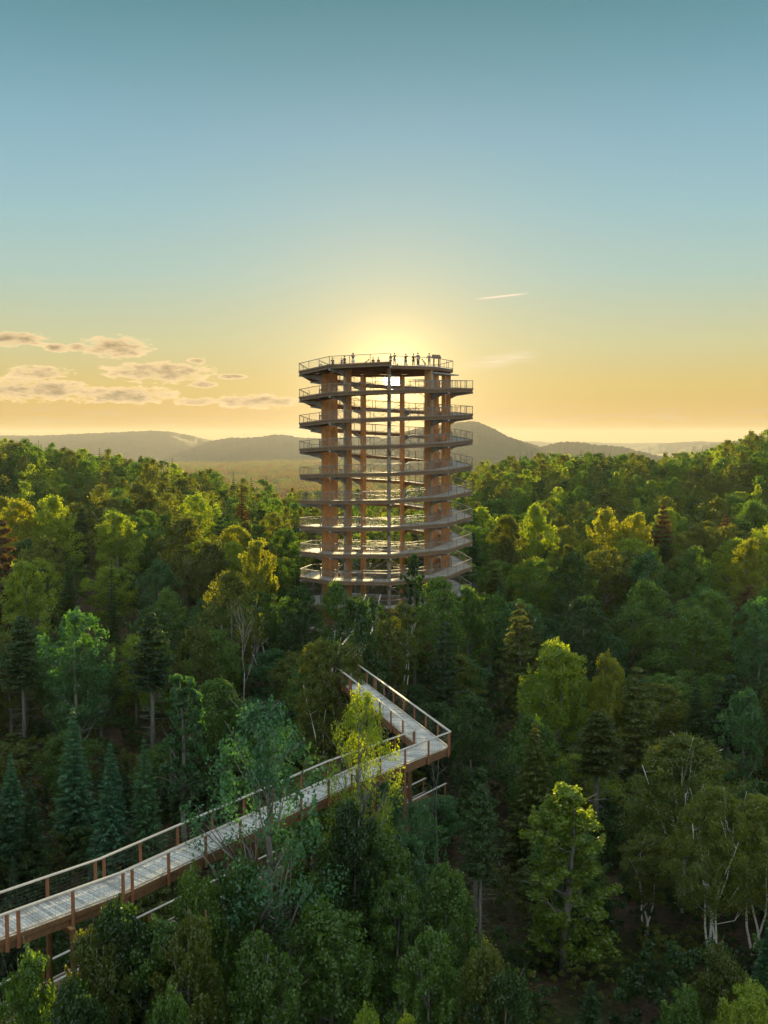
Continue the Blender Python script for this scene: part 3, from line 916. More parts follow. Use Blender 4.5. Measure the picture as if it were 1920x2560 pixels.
# what makes each tree findable, in words
from collections import defaultdict
def where(x, y):
    u = 960 + F * x / y
    col = ('at the far left' if u < 220 else 'on the left' if u < 480 else 'left of the tower' if u < 740 else
           'in line with the tower' if u < 1190 else 'right of the tower' if u < 1440 else 'on the right' if u < 1700 else 'at the far right')
    row = ('in the near foreground' if y < 47 else 'in the foreground' if y < 62 else 'level with the walkway bend' if y < 76 else
           'behind the walkway' if y < 92 else 'halfway to the tower' if y < 108 else 'just short of the tower' if y < 128 else
           'as far off as the tower' if y < 150 else 'just beyond the tower' if y < 172 else 'well beyond the tower' if y < 192 else 'on the distant slope')
    return row, col
TW = {'amber': 'yellowish', 'silver': 'bluish', 'green': 'green', 'deep': 'dark green', 'blue': 'blue-green', 'olive': 'olive', 'lime': 'lime green', 'gold': 'golden', 'rust': 'rusty brown'}
KW = {'maple_tree': 'maple', 'birch_tree': 'birch', 'young_tree': 'young tree', 'broadleaf_tree': 'broadleaf tree', 'poplar_tree': 'columnar tree',
      'spruce_tree': 'spruce', 'cedar_tree': 'cedar', 'pine_tree': 'pine', 'bare_tree': 'leafless tree'}
ORD = ['leftmost', 'second from left', 'third from left', 'fourth from left', 'fifth from left', 'sixth from left', 'seventh from left', 'eighth from left', 'ninth from left']
buck = defaultdict(list)
for i_ in INFO:
    i_['o']['group'] = {'spruce_tree': 'spruces in the forest', 'pine_tree': 'pines in the forest', 'birch_tree': 'birches in the forest', 'bare_tree': 'leafless trees in the forest'}.get(i_['k'], 'leafy trees of the forest')
    if i_['label']: i_['o']['label'] = i_['label']
    else: buck[(where(i_['x'], i_['y']), i_['tone'], i_['k'])].append(i_)
for (w_, tone_, k_), L_ in buck.items():
    L_.sort(key=lambda q: q['x'] / q['y'])
    for n_, q in enumerate(L_):
        s_ = '%s %s %s, %s' % (TW[tone_], KW[k_], w_[0], w_[1])
        if len(L_) > 1: s_ = '%s %s %s %s, %s' % (ORD[min(n_, 8)].replace(' from left', ' from left,'), TW[tone_], KW[k_], w_[0].replace('in the ', 'in '), w_[1].replace('in line with the', 'near').replace('of the tower', 'of tower'))
        s_ = ' '.join(s_.split()[:16])
        q['o']['label'] = s_

# ------------------------------------------------------------------ the far forest: one stand nobody could count
def far_crown(name, K, nper, leaf, cr, H, W, kind, tone, bary=.1):
    tr, cm, _, _ = make_broad(name, H, W, bary, kind, K, nper, leaf, cr, lobes=7, limbs=0)
    cm.materials.clear(); cm.materials.append(LEAF[tone])
    return cm


def conifer_far(name, tone):
    tr, cm, _, _ = make_spruce(name, 13, 4.6, 18, .8, .08, .30)
    cm.materials.clear(); cm.materials.append(LEAF[tone])
    return cm


def gn_scatter(name, pts, scl, idx, meshes):
    """one object that scatters the given meshes on its own points"""
    me = bpy.data.meshes.new(name)
    me.vertices.add(len(pts)); me.vertices.foreach_set('co', np.asarray(pts, np.float32).ravel())
    a = me.attributes.new('siz', 'FLOAT_VECTOR', 'POINT'); a.data.foreach_set('vector', np.asarray(scl, np.float32).ravel())
    a = me.attributes.new('which', 'INT', 'POINT'); a.data.foreach_set('value', np.asarray(idx, np.int32))
    a = me.attributes.new('turn', 'FLOAT', 'POINT'); a.data.foreach_set('value', rng.uniform(0, 6.28, len(pts)).astype(np.float32))
    o = link(name, me)
    ng = bpy.data.node_groups.new(name + '_scatter', 'GeometryNodeTree')
    ng.interface.new_socket('Geometry', in_out='INPUT', socket_type='NodeSocketGeometry')
    ng.interface.new_socket('Geometry', in_out='OUTPUT', socket_type='NodeSocketGeometry')
    N, L = ng.nodes, ng.links
    gi = N.new('NodeGroupInput'); go = N.new('NodeGroupOutput')
    jn = N.new('GeometryNodeJoinGeometry')
    for m_ in reversed(meshes):
        src = bpy.data.objects.new(m_.name + '_pattern', m_)
        oi = N.new('GeometryNodeObjectInfo'); oi.inputs['Object'].default_value = src
        oi.inputs['As Instance'].default_value = True
        L.new(oi.outputs['Geometry'], jn.inputs[0])
    ip = N.new('GeometryNodeInstanceOnPoints')
    L.new(gi.outputs[0], ip.inputs['Points']); L.new(jn.outputs[0], ip.inputs['Instance'])
    ip.inputs['Pick Instance'].default_value = True
    def attr(nm, ty):
        n_ = N.new('GeometryNodeInputNamedAttribute'); n_.data_type = ty; n_.inputs['Name'].default_value = nm
        return n_.outputs['Attribute']
    L.new(attr('which', 'INT'), ip.inputs['Instance Index'])
    L.new(attr('siz', 'FLOAT_VECTOR'), ip.inputs['Scale'])
    cx = N.new('ShaderNodeCombineXYZ'); L.new(attr('turn', 'FLOAT'), cx.inputs[2])
    er = N.new('FunctionNodeEulerToRotation'); L.new(cx.outputs[0], er.inputs[0])
    L.new(er.outputs[0], ip.inputs['Rotation'])
    L.new(ip.outputs[0], go.inputs[0])
    md = o.modifiers.new('scatter', 'NODES'); md.node_group = ng
    return o


def scatter_pts(ymin, ymax, umin, umax, sp, keep=None):
    n = int((umax - umin) * (ymax ** 2 - ymin ** 2) / 2 / (sp * sp) * 1.25)
    y = np.sqrt(rng.uniform(ymin ** 2, ymax ** 2, n)); u = rng.uniform(umin, umax, n)
    x = u * y
    # thin out by grid cell so that crowns do not pile up
    cell = {}
    sel = []
    for i in range(n):
        c = (int(x[i] // sp), int(y[i] // sp))
        if c in cell: continue
        cell[c] = 1; sel.append(i)
    return x[sel], y[sel]


FARM = [far_crown('far_broad_a', 60, 34, .52, 1.25, 13, 9, 'dome', 'olive'), far_crown('far_broad_b', 55, 34, .50, 1.15, 13, 8, 'round', 'green'),
        far_crown('far_broad_c', 60, 32, .50, 1.0, 13, 8, 'dome', 'lime'), far_crown('far_broad_d', 55, 34, .5, 1.1, 12, 7, 'round', 'deep'), conifer_far('far_spruce', 'deep')]
x1, y1 = scatter_pts(205, 520, -.52, .52, 6.6)
ok = np.array([not any((a - p) ** 2 + (b - q) ** 2 < 20 for p, q, r in TREES if q > 190) for a, b in zip(x1, y1)])
x1, y1 = x1[ok], y1[ok]
yc_, _ = crest(x1 / y1)
ok = y1 < yc_ + 70
x1, y1 = x1[ok], y1[ok]
i1 = rng.choice(5, len(x1), p=[.32, .24, .15, .15, .14])
s1 = np.stack([rng.uniform(.6, 1.45, len(x1))] * 3, 1); s1[:, 2] = rng.uniform(.65, 1.2, len(x1)); s1[i1 == 4, :2] *= .75; s1[i1 == 4, 2] = rng.uniform(.9, 1.3, int((i1 == 4).sum()))
xm, ym = scatter_pts(45, 205, -1.0, 1.0, 6.2)
ok = (np.abs(xm / ym) > .47)
xm, ym = xm[ok], ym[ok]
im = rng.choice(5, len(xm), p=[.30, .28, .10, .18, .14]); sm = np.stack([rng.uniform(.6, 1.0, len(xm))] * 3, 1); sm[:, 2] = rng.uniform(.8, 1.1, len(xm))
x1, y1, i1, s1 = np.concatenate([x1, xm]), np.concatenate([y1, ym]), np.concatenate([i1, im]), np.concatenate([s1, sm])
o = gn_scatter('far_forest', np.stack([x1, y1, g(x1, y1) - .5], 1), s1, i1, FARM)
tag(o, 'unbroken wooded ridges left and right beyond the tower', 'forest', kind='stuff')

VALM = [far_crown('valley_wood_a', 46, 20, 2.4, 4.2, 13, 34, 'dome', 'olive', .0), far_crown('valley_wood_b', 46, 20, 2.4, 4.2, 13, 30, 'round', 'rust', .0),
        far_crown('valley_wood_c', 44, 20, 2.2, 4.0, 12, 30, 'dome', 'deep', .0)]
x2, y2 = scatter_pts(520, 4700, -.42, .42, 21)
yc_, _ = crest(x2 / y2)
ok = (y2 > 1300)
x2, y2 = x2[ok], y2[ok]
i2 = rng.choice(3, len(x2), p=[.4, .35, .25])
s2 = np.stack([rng.uniform(.6, 1.1, len(x2))] * 3, 1); s2[:, 2] = rng.uniform(.6, 1.15, len(x2))
o = gn_scatter('valley_forest', np.stack([x2, y2, g(x2, y2) - 2], 1), s2, i2, VALM)
tag(o, 'hazy forest covering the flat valley below the hills', 'forest', kind='stuff')

UND = [far_crown('undergrowth_a', 40, 95, .105, .5, 2.4, 3.0, 'dome', 'deep', .0), far_crown('undergrowth_b', 36, 95, .10, .4, 1.8, 2.6, 'round', 'olive', .0)]
x3, y3 = scatter_pts(32, 150, -.46, .46, 2.7)
ok = np.array([dist_poly(a, b, LANE) > .5 + rng.uniform(0, 1.6) and rng.uniform() < .9 for a, b in zip(x3, y3)])
x3, y3 = x3[ok], y3[ok]
s3 = np.stack([rng.uniform(.7, 2.0, len(x3))] * 3, 1)
o = gn_scatter('undergrowth', np.stack([x3, y3, g(x3, y3) - .1], 1), s3, rng.integers(0, 2, len(x3)), UND)
tag(o, 'low shrubs and ferns on the shaded forest floor', 'undergrowth', kind='stuff')

# ------------------------------------------------------------------ observation tower
NS = 9
PHI = [3 + 40 * k - 80 for k in range(NS + 1)]                       # -77 ... 283 degrees, 0 = towards the camera
DZ = [0, .40, .62, .95, 1.35, 1.85, 2.33, 2.80, 3.30, 3.77]          # climb of the ramp at each corner of one turn
PITCHZ, ZTOP = 3.77, 9.95
RO, RI, RC0, RC1 = 13.0, 9.85, 8.35, 9.65


def pol(r, phi, z):
    a = R(phi)
    return Vector((r * math.sin(a), -r * math.cos(a), z))


def build_tower():
    tw = thing('observation_tower', 'tall round timber observation tower wrapped in a spiral ramp, the sun shining through it', 'tower', (TC[0], TC[1], 0))
    zb = float(g(*TC)) - .5
    for k in range(NS):
        p = PHI[k]
        rad = pol(1, p, 0); tan = Vector((rad.y, -rad.x, 0))
        mb = MB()
        rs = [RC0, RC0 + .62, RC0 + .68, RC1]
        for a, b, w in ((RC0, RC0 + .60, .46), (RC0 + .64, RC1, .46)):
            q = [rad * a - tan * w / 2, rad * b - tan * w / 2, rad * b + tan * w / 2, rad * a + tan * w / 2]
            mb.prism([Vector((v.x, v.y, zb)) for v in q], (0, 0, 10.05 - zb))
        c = mb.build('column', GLULAM, tw)
        ms = MB()
        q = [rad * (RC1 + .003) - tan * .15, rad * (RC1 + .06) - tan * .15, rad * (RC1 + .06) + tan * .15, rad * (RC1 + .003) + tan * .15]
        ms.prism([Vector((v.x, v.y, zb)) for v in q], (0, 0, 9.6 - zb))
        ms.build('steel_strip', STEEL, c)
    # turns of the ramp
    turns = [(ZTOP - PITCHZ * (k + 1), list(range(NS + 1))) for k in range(10)] + [(ZTOP, [0, 1, 2])]
    for z0, ks in turns:
        full = len(ks) > 4
        dk, fs, pr, ir = MB(), MB(), MB(), MB()
        for a, b in zip(ks, ks[1:]):
            za, zb_ = z0 + DZ[a], z0 + DZ[b]
            if not full: za, zb_ = z0 + DZ[a], z0 + (DZ[b])
            o1, o2 = pol(RO, PHI[a], za), pol(RO, PHI[b], zb_); i1_, i2_ = pol(RI, PHI[a], za), pol(RI, PHI[b], zb_)
            nb = 26
            for s in range(nb):            # transverse planks
                f0, f1 = s / nb, (s + .94) / nb
                dk.prism([o1.lerp(o2, f0), o1.lerp(o2, f1), i1_.lerp(i2_, f1), i1_.lerp(i2_, f0)], (0, 0, -.06))
            # beams under the deck: outer edge, inner edge, middle
            dn = Vector((0, 0, -.07)); mid = (PHI[a] + PHI[b]) / 2; nrm = pol(1, mid, 0)
            for q, h_ in ((.02, .42), (.5, .34), (.97, .40)):
                A = o1.lerp(i1_, q) + dn + Vector((0, 0, -h_ / 2)); B = o2.lerp(i2_, q) + dn + Vector((0, 0, -h_ / 2))
                if q == .02:
                    A += nrm * -.05; B += nrm * -.05
                fs.beam(A, B, .14, h_)
            fs.beam(o1 + Vector((0, 0, -.03)) + nrm * .035, o2 + Vector((0, 0, -.03)) + nrm * .035, .06, .20)
            # joists
            for s in range(1, 4):
                f = s / 4
                A = o1.lerp(o2, f).lerp(i1_.lerp(i2_, f), .05) + Vector((0, 0, -.17)); B = o1.lerp(o2, f).lerp(i1_.lerp(i2_, f), .93) + Vector((0, 0, -.17))
                fs.beam(A, B, .08, .18)
            for (rb, P1, P2, n_, sgn) in ((pr, o1, o2, 3, -1), (ir, i1_, i2_, 3, 1)):
                off = nrm * (.06 * sgn)
                for s in range(n_ + (1 if b == ks[-1] else 0)):
                    f = s / n_; p = P1.lerp(P2, f) + off
                    rb.beam(p + Vector((0, 0, -.1)), p + Vector((0, 0, 1.17)), .09, .09)
                rb.beam(P1 + off + Vector((0, 0, 1.2)), P2 + off + Vector((0, 0, 1.2)), .12, .07)
                for q_ in range(1, 6):
                    rb.beam(P1 + off + Vector((0, 0, .13 + q_ * .18)), P2 + off + Vector((0, 0, .13 + q_ * .18)), .016, .016)
                rb.beam(P1 + off + Vector((0, 0, .13)), P2 + off + Vector((0, 0, .13)), .05, .05)
        r_ = dk.build('ramp', PLANK, tw)
        fs.build('edge_beams', LARCH, r_)
        pr.build('railing', TRAIL, r_)
        if full: ir.build('inner_railing', TRAIL, r_)
        # cantilever brackets
        if full or True:
            for a in ks[:-1] if full else ks:
                z = z0 + DZ[a] - .50
                if z < float(g(*TC)) + 1: continue
                rad = pol(1, PHI[a], 0); tan = Vector((rad.y, -rad.x, 0))
                mb = MB()
                def P(r, zz): return Vector((rad.x * r, rad.y * r, zz)) - tan * .11
                mb.prism([P(RC1 + .07, z - .95), P(RC1 + .9, z - .55), P(RO - .2, z - .22), P(RO + .02, z - .22), P(RO + .02, z), P(RC1 + .07, z)], tan * .22)
                mb.build('bracket', STEEL, tw)
    # observation deck
    zd = 10.42
    ring = [pol(10.05, PHI[k], zd) for k in range(NS)]
    mb = MB(); mb.prism([p + Vector((0, 0, -.08)) for p in ring], (0, 0, .08))
    dk = mb.build('observation_deck', PLANK, tw)
    fb = MB()
    for k in range(NS):
        a, b = ring[k], ring[(k + 1) % NS]
        n_ = ((a + b) / 2 - Vector((0, 0, zd))).normalized()
        fb.beam(a + Vector((0, 0, -.30)) - n_ * .07, b + Vector((0, 0, -.30)) - n_ * .07, .12, .40)
        fb.beam(pol(9.0, PHI[k], zd - .36), pol(0.2, PHI[k], zd - .36), .16, .36)
    for r0 in (3.0, 6.0):
        for k in range(NS): fb.beam(pol(r0, PHI[k], zd - .2), pol(r0, PHI[k] + 40, zd - .2), .10, .2)
    fb.build('deck_beams', UNDER, dk)
    rl = MB()
    for k in range(2, NS):
        a, b = ring[k], ring[(k + 1) % NS]
        n_ = ((a + b) / 2 - Vector((0, 0, zd))).normalized() * -.05
        for s in range(3 + (k == NS - 1)):
            p = a.lerp(b, s / 3) + n_; rl.beam(p + Vector((0, 0, -.05)), p + Vector((0, 0, 1.17)), .07, .07)
        rl.beam(a + n_ + Vector((0, 0, 1.2)), b + n_ + Vector((0, 0, 1.2)), .12, .07)
        rl.beam(a + n_ + Vector((0, 0, .13)), b + n_ + Vector((0, 0, .13)), .05, .05)
    rl.build('railing', TRAIL, dk)
    # small roof ledge over the last landing on the right
    mb = MB(); e = [pol(10.15, PHI[3], 9.45), pol(10.9, PHI[4] , 9.45), pol(8.2, PHI[4], 9.45), pol(8.2, PHI[3], 9.45)]
    mb.prism(e, (0, 0, .16)); mb.build('ledge', STEEL, tw)
    # tie rods between the columns
    for k in range(NS):
        mb = MB()
        for lv in range(10):
            z1 = ZTOP - .6 - lv * PITCHZ - (0 if lv % 2 else .2); z0_ = z1 - PITCHZ + .5
            a, b = pol(8.9, PHI[k] + 1.6, 0), pol(8.9, PHI[k] + 38.4, 0)
            mb.tube([(a.x, a.y, z1), (b.x, b.y, z0_)], [.035, .035], 4); mb.tube([(b.x, b.y, z1), (a.x, a.y, z0_)], [.035, .035], 4)
        mb.build('tie_rods', STEEL, tw)
    return zd


ZD = build_tower()

# ------------------------------------------------------------------ walkways
def build_walkway(path, width, label, name='elevated_walkway', posts=2.45, piers=True, deck=None, net=True):
    o = thing(name, label, 'walkway', (path[0][0], path[0][1], 0))
    org = Vector((path[0][0], path[0][1], 0))
    P = [Vector(p) - org for p in path]
    # mitred edges
    L, Rr = [], []
    for i, p in enumerate(P):
        d1 = (P[i] - P[i - 1]) if i else (P[1] - P[0]); d2 = (P[i + 1] - P[i]) if i < len(P) - 1 else d1
        d1 = Vector((d1.x, d1.y, 0)).normalized(); d2 = Vector((d2.x, d2.y, 0)).normalized()
        n1, n2 = Vector((-d1.y, d1.x, 0)), Vector((-d2.y, d2.x, 0))
        n = (n1 + n2).normalized(); k = (width / 2) / max(.35, n.dot(n1))
        L.append(p + n * k); Rr.append(p - n * k)
    dk, bm_, rl, cr = MB(), MB(), MB(), MB()
    msh = MB()
    plist = []
    for i in range(len(P) - 1):
        l0, l1, r0, r1 = L[i], L[i + 1], Rr[i], Rr[i + 1]
        ln = (P[i + 1] - P[i]).length
        n = max(4, int(ln / .155))
        for s in range(n):
            f0, f1 = s / n, (s + .87) / n
            j = Vector((0, 0, rng.normal() * .004)); e = rng.normal() * .015
            dk.prism([l0.lerp(l1, f0) + j, l0.lerp(l1, f1) + j, r0.lerp(r1, f1) + j, r0.lerp(r1, f0) + j], (0, 0, .045))
        d = (P[i + 1] - P[i]).normalized(); nn = Vector((-d.y, d.x, 0)).normalized()
        for a, b, sg in ((l0, l1, 1), (r0, r1, -1)):
            # glulam girder, toe board, cap rail, inner hand rail
            bm_.beam(a - nn * sg * .10 + Vector((0, 0, -.25)), b - nn * sg * .10 + Vector((0, 0, -.25)), .18, .46)
            bm_.beam(a + nn * sg * .04 + Vector((0, 0, -.03)), b + nn * sg * .04 + Vector((0, 0, -.03)), .05, .22)
            cr.beam(a + nn * sg * .05 + Vector((0, 0, 1.17)), b + nn * sg * .05 + Vector((0, 0, 1.17)), .17, .05)
            cr.beam(a - nn * sg * .07 + Vector((0, 0, .13)), b - nn * sg * .07 + Vector((0, 0, .13)), .05, .07)
            m_ = max(2, round((b - a).length / posts))
            for s in range(m_ + 1):
                f = s / m_
                if s == 0: f = .25 / (b - a).length
                if s == m_: f = 1 - .25 / (b - a).length
                p = a.lerp(b, f) + nn * sg * .10
                plist.append(((p.y + org.y), p, sg, nn))
            # wire mesh infill: thin real wires
            for q in range(1, 6):
                z = .18 + q * .17
                msh.beam(a + nn * sg * .02 + Vector((0, 0, z)), b + nn * sg * .02 + Vector((0, 0, z)), .004, .004)
            nw = int((b - a).length / .26)
            for s in range(nw):
                p = a.lerp(b, (s + .5) / nw) + nn * sg * .02
                msh.beam(p + Vector((0, 0, .15)), p + Vector((0, 0, 1.14)), .004, .004)
        for s in range(int(ln / 1.2)):
            f = (s + .5) / int(ln / 1.2)
            bm_.beam(l0.lerp(l1, f) + Vector((0, 0, -.12)), r0.lerp(r1, f) + Vector((0, 0, -.12)), .08, .16)
    dk.build('deck', deck or PLANK, o)
    bm_.build('girder', GLULAM2, o)
    cr.build('handrail', RAILW, o)
    if net: msh.build('wire_mesh', WIRE, o)
    plist.sort(key=lambda q: q[0])
    for _, p, sg, nn in plist[:96]:
        mb = MB(); mb.beam(p + Vector((0, 0, -.5)), p + Vector((0, 0, 1.14)), .13, .13)
        mb.build('post', POSTW, o)
    if piers:
        for i in range(len(P) - 1):
            ln = (P[i + 1] - P[i]).length; n = max(1, int(ln / 14))
            for s in range(n):
                f = (s + .5) / n
                a = L[i].lerp(L[i + 1], f) ; b = Rr[i].lerp(Rr[i + 1], f)
                mb = MB()
                z0_ = float(g(P[i].x + org.x, P[i].y + org.y)) - 1
                for p, q in ((a, b), (b, a)):
                    e = p + (p - q) * .22; mb.tube([(p.x, p.y, p.z - .65), (e.x, e.y, z0_)], [.14, .17], 8)
                mb.beam(a + Vector((0, 0, -.78)), b + Vector((0, 0, -.78)), .2, .26)
                mb.build('pier', GLULAM2, o)
    return o


GLULAM2 = mat_wood('glulam_dark', (.085, .045, .022), (.20, .11, .055), (2, 2, 2), .65, 3.0)
build_walkway(WALK, 1.98, 'elevated boardwalk with timber posts and pale handrails zigzagging from lower left to the tower')
build_walkway(LOWWALK, 2.0, 'lower boardwalk with pale rails half hidden by trees below the main one', piers=True, deck=UNDER, net=False)  # dark deck wood carries the shade of the lower level in its colour

# ------------------------------------------------------------------ people on the observation deck
def solid(name, rgb, rough=.8):
    m, t, b = base_mat(name, rough, .2)
    n = t.noise(None, 8, 2); t.l.new(t.ramp(n.outputs[0], [(.3, [c * .82 for c in rgb]), (.7, rgb)]), b.inputs['Base Color'])
    return m


SKIN = [solid('skin_light', (.55, .36, .27)), solid('skin_tan', (.38, .23, .15))]
CLOTH = {'white': solid('cloth_white', (.62, .60, .57)), 'navy': solid('cloth_navy', (.03, .04, .09)), 'red': solid('cloth_red', (.30, .05, .04)),
         'grey': solid('cloth_grey', (.18, .18, .19)), 'denim': solid('cloth_denim', (.07, .11, .19)), 'black': solid('cloth_black', (.02, .02, .02)),
         'beige': solid('cloth_beige', (.40, .33, .24)), 'green': solid('cloth_green', (.07, .14, .07))}
HAIR = solid('hair_dark', (.03, .02, .014))


def skin_obj(name, verts, edges, radii, mat, parent, sub=2):
    me = bpy.data.meshes.new(name); me.from_pydata([tuple(v) for v in verts], edges, []); me.materials.append(mat)
    o = link(name, me, parent)
    md = o.modifiers.new('skin', 'SKIN')
    if not me.skin_vertices: me.skin_vertices.new()
    sv = me.skin_vertices[0].data
    for i, r in enumerate(radii):
        sv[i].radius = r if isinstance(r, tuple) else (r, r)
    sv[0].use_root = True
    if sub:
        s_ = o.modifiers.new('smooth', 'SUBSURF'); s_.levels = sub; s_.render_levels = sub
    return o


def build_person(label, x, y, z, h, face, top, low, pose='stand', arms=('down', 'down'), skirt=False, lean=0.0, sk=0):
    """face: heading in radians (0 looks away from the camera); joints in metres for a 1.75 m adult, scaled to h"""
    o = thing('person', label, 'person', (x, y, z), face, 'people on the top deck')
    o.scale = (h / 1.75,) * 3
    sit = pose == 'sit'; crouch = pose == 'crouch'
    hz = .93 if not (sit or crouch) else (.22 if sit else .42)
    def fwd(p, ang, base):     # bend the upper body forward about the hip
        d = Vector(p) - Vector(base); c, s = math.cos(ang), math.sin(ang)
        return Vector((p[0], base[1] + d.y * c + d.z * s, base[2] - d.y * s + d.z * c))
    B = (0, 0, hz)
    V, E, Rd = [], [], []
    def add(p, r, par=None, bend=True):
        p = fwd(p, lean, B) if bend else Vector(p)
        V.append(p); Rd.append(r)
        if par is not None: E.append((par, len(V) - 1))
        return len(V) - 1
    pel = add((0, 0, hz), (.135, .10))
    wst = add((0, 0, hz + .17), (.115, .085), pel)
    cht = add((0, 0, hz + .38), (.145, .10), wst)
    nck = add((0, .0, hz + .52), (.07, .06), cht)
    nk2 = add((0, .015, hz + .60), (.052, .052), nck)
    h1 = add((0, .03, hz + .69), (.078, .088), nk2)
    h2 = add((0, .025, hz + .79), (.062, .07), h1)
    top_i = dict(sh=[], el=[], wr=[], hip=[], kn=[], an=[])
    for sgn, arm in ((-1, arms[0]), (1, arms[1])):
        s = add((sgn * .175, 0, hz + .475), (.058, .058), cht)
        if arm == 'down': el, wr = (sgn * .23, -.02, hz + .20), (sgn * .24, .07, hz - .03)
        elif arm == 'hip': el, wr = (sgn * .36, -.06, hz + .24), (sgn * .19, .05, hz + .08)
        elif arm == 'rail': el, wr = (sgn * .26, .12, hz + .24), (sgn * .22, .36, hz + .20)
        elif arm == 'photo': el, wr = (sgn * .28, .22, hz + .36), (sgn * .13, .36, hz + .60)
        else: el, wr = (sgn * .34, .05, hz + .66), (sgn * .42, .10, hz + .90)      # raised
        e = add(el, (.043, .043), s); w = add(wr, (.030, .030), e)
        # palm, four fingers, thumb
        ev, wv = Vector(el), Vector(wr); d = (wv - ev).normalized()
        side = d.cross(Vector((0, 1, .2))).normalized(); cur = side.cross(d).normalized()
        pm = add(wv + d * .055, (.032, .018), w)
        for q, (off, ln) in enumerate(((-.030, .060), (-.010, .074), (.010, .070), (.030, .054))):
            a = add(wv + d * .095 + side * off, (.010, .010), pm)
            b = add(wv + d * (.095 + ln * .6) + side * off + cur * .014, (.0085, .0085), a)
            add(wv + d * (.095 + ln * .85) + side * off + cur * .034, (.007, .007), b)
        a = add(wv + d * .05 + side * .045 * -sgn, (.011, .011), pm); add(wv + d * .085 + side * .060 * -sgn + cur * .012, (.009, .009), a)
        top_i['sh'].append(s); top_i['el'].append(e)
    for sgn in (-1, 1):
        hp = add((sgn * .095, 0, hz - .06), (.092, .092), pel, False)
        if sit: kn, an, to = (sgn * .17, .40, .30), (sgn * .15, .52, .08), (sgn * .16, .68, .04)
        elif crouch: kn, an, to = (sgn * .16, .34, .46), (sgn * .14, .08, .08), (sgn * .15, .24, .04)
        else: kn, an, to = (sgn * .10, .03, .49), (sgn * .11, -.01, .085), (sgn * .13, .15, .035)
        k = add(kn, (.062, .062), hp, False); a = add(an, (.040, .040), k, False); add(to, (.040, .028), a, False)
        top_i['hip'].append(hp); top_i['kn'].append(k); top_i['an'].append(a)
    body = skin_obj('body', V, E, Rd, SKIN[sk], o, 1)
    # clothes follow the body a little outside it
    idx = [pel, wst, cht, nck] + top_i['sh'] + top_i['el']
    vv = [V[i] for i in idx]
    vv[6] = V[top_i['sh'][0]].lerp(V[top_i['el'][0]], .8); vv[7] = V[top_i['sh'][1]].lerp(V[top_i['el'][1]], .8)
    skin_obj('shirt', vv, [(0, 1), (1, 2), (2, 3), (2, 4), (4, 6), (2, 5), (5, 7)], [(.150, .118), (.135, .105), (.165, .12), (.078, .068), .073, .073, .058, .058], CLOTH[top], o, 1)
    if skirt:
        mb = MB(); b0 = V[pel]
        mb.tube([b0 + Vector((0, 0, .06)), b0 + Vector((0, 0, -.15)), b0 + Vector((0, .02, -.42))], [.15, .20, .27], 12)
        mb.build('skirt', CLOTH[low], o, True)
    else:
        vv = [V[pel]] + [V[i] for i in top_i['hip']] + [V[i] for i in top_i['kn']] + [V[a].lerp(V[k], .12) for a, k in zip(top_i['an'], top_i['kn'])]
        skin_obj('trousers', vv, [(0, 1), (0, 2), (1, 3), (2, 4), (3, 5), (4, 6)], [(.150, .115), .108, .108, .078, .078, .058, .058], CLOTH[low], o, 1)
    # head details: nose and ears belong to the body's head, hair is its own piece
    hb = MB()
    hc = (V[h1] + V[h2]) / 2 + Vector((0, -.02, .035))
    pts = []
    for k in range(6):
        t = math.pi * k / 5 * .62
        pts.append((hc + Vector((0, -.015 * k / 5, .105 * math.cos(t))), max(.01, .108 * math.sin(t) + .01)))
    hb.tube([p for p, _ in pts], [r for _, r in pts], 10)
    hb.build('hair', HAIR, o, True)
    fb = MB()
    fb.tube([V[h1] + Vector((0, .085, .035)), V[h1] + Vector((0, .112, .0)), V[h1] + Vector((0, .085, -.01))], [.008, .016, .010], 6)
    fb.build('nose', SKIN[sk], o, True)
    return o


def person_px(label, u, v, h, *a, **k):
    """stands on the deck; the row of the head in the photo sets how far in it stands"""
    ztop = ZD + h
    d = ztop * F / (HOR - v)
    d = max(TC[1] - 8.6, min(TC[1] + 8.4, d))
    x = (u - 960) / F * d
    dx, dy = x - TC[0], d - TC[1]
    r = math.hypot(dx, dy)
    if r > 9.0: dx *= 9.0 / r; dy *= 9.0 / r
    return build_person(label, TC[0] + dx, TC[1] + dy, ZD, h, *a, **k)


PI = math.pi
person_px('person leaning on the left end of the top deck railing', 833, 896, 1.75, .3, 'navy', 'black', 'stand', ('rail', 'rail'), lean=.25)
person_px('small person in pale shirt second from the left on the top deck', 855, 897, 1.45, PI * .8, 'grey', 'denim')
person_px('slim person in dark clothes third from the left on the top deck', 862, 893, 1.72, -.4, 'black', 'black')
person_px('person in a pale skirt with arms raised at the front rail, left part of deck', 874, 884, 1.80, PI, 'navy', 'white', 'stand', ('photo', 'photo'), skirt=True, lean=.05)
person_px('person sitting low left of the one bending forward', 900, 906, 1.10, .6, 'grey', 'denim', 'sit')
person_px('person bending far forward on the left half of the top deck', 912, 896, 1.72, -PI / 2, 'beige', 'grey', 'stand', ('down', 'down'), lean=.9)
person_px('left one of two people standing just left of the sun', 933, 896.5, 1.75, 0, 'black', 'denim', 'stand', ('rail', 'rail'))
person_px('right one of two people standing just left of the sun', 946, 896, 1.75, .2, 'red', 'black', 'stand', ('down', 'rail'))
person_px('person at the railing corner behind the one taking a photo', 977, 888, 1.72, .9, 'navy', 'black', 'stand', ('rail', 'rail'))
person_px('person holding a phone up high above the sun', 986, 885, 1.80, -.3, 'green', 'denim', 'stand', ('hip', 'raised'))
person_px('person crouching below the one holding a phone up', 993, 903, 1.30, .3, 'red', 'grey', 'crouch', ('rail', 'rail'))
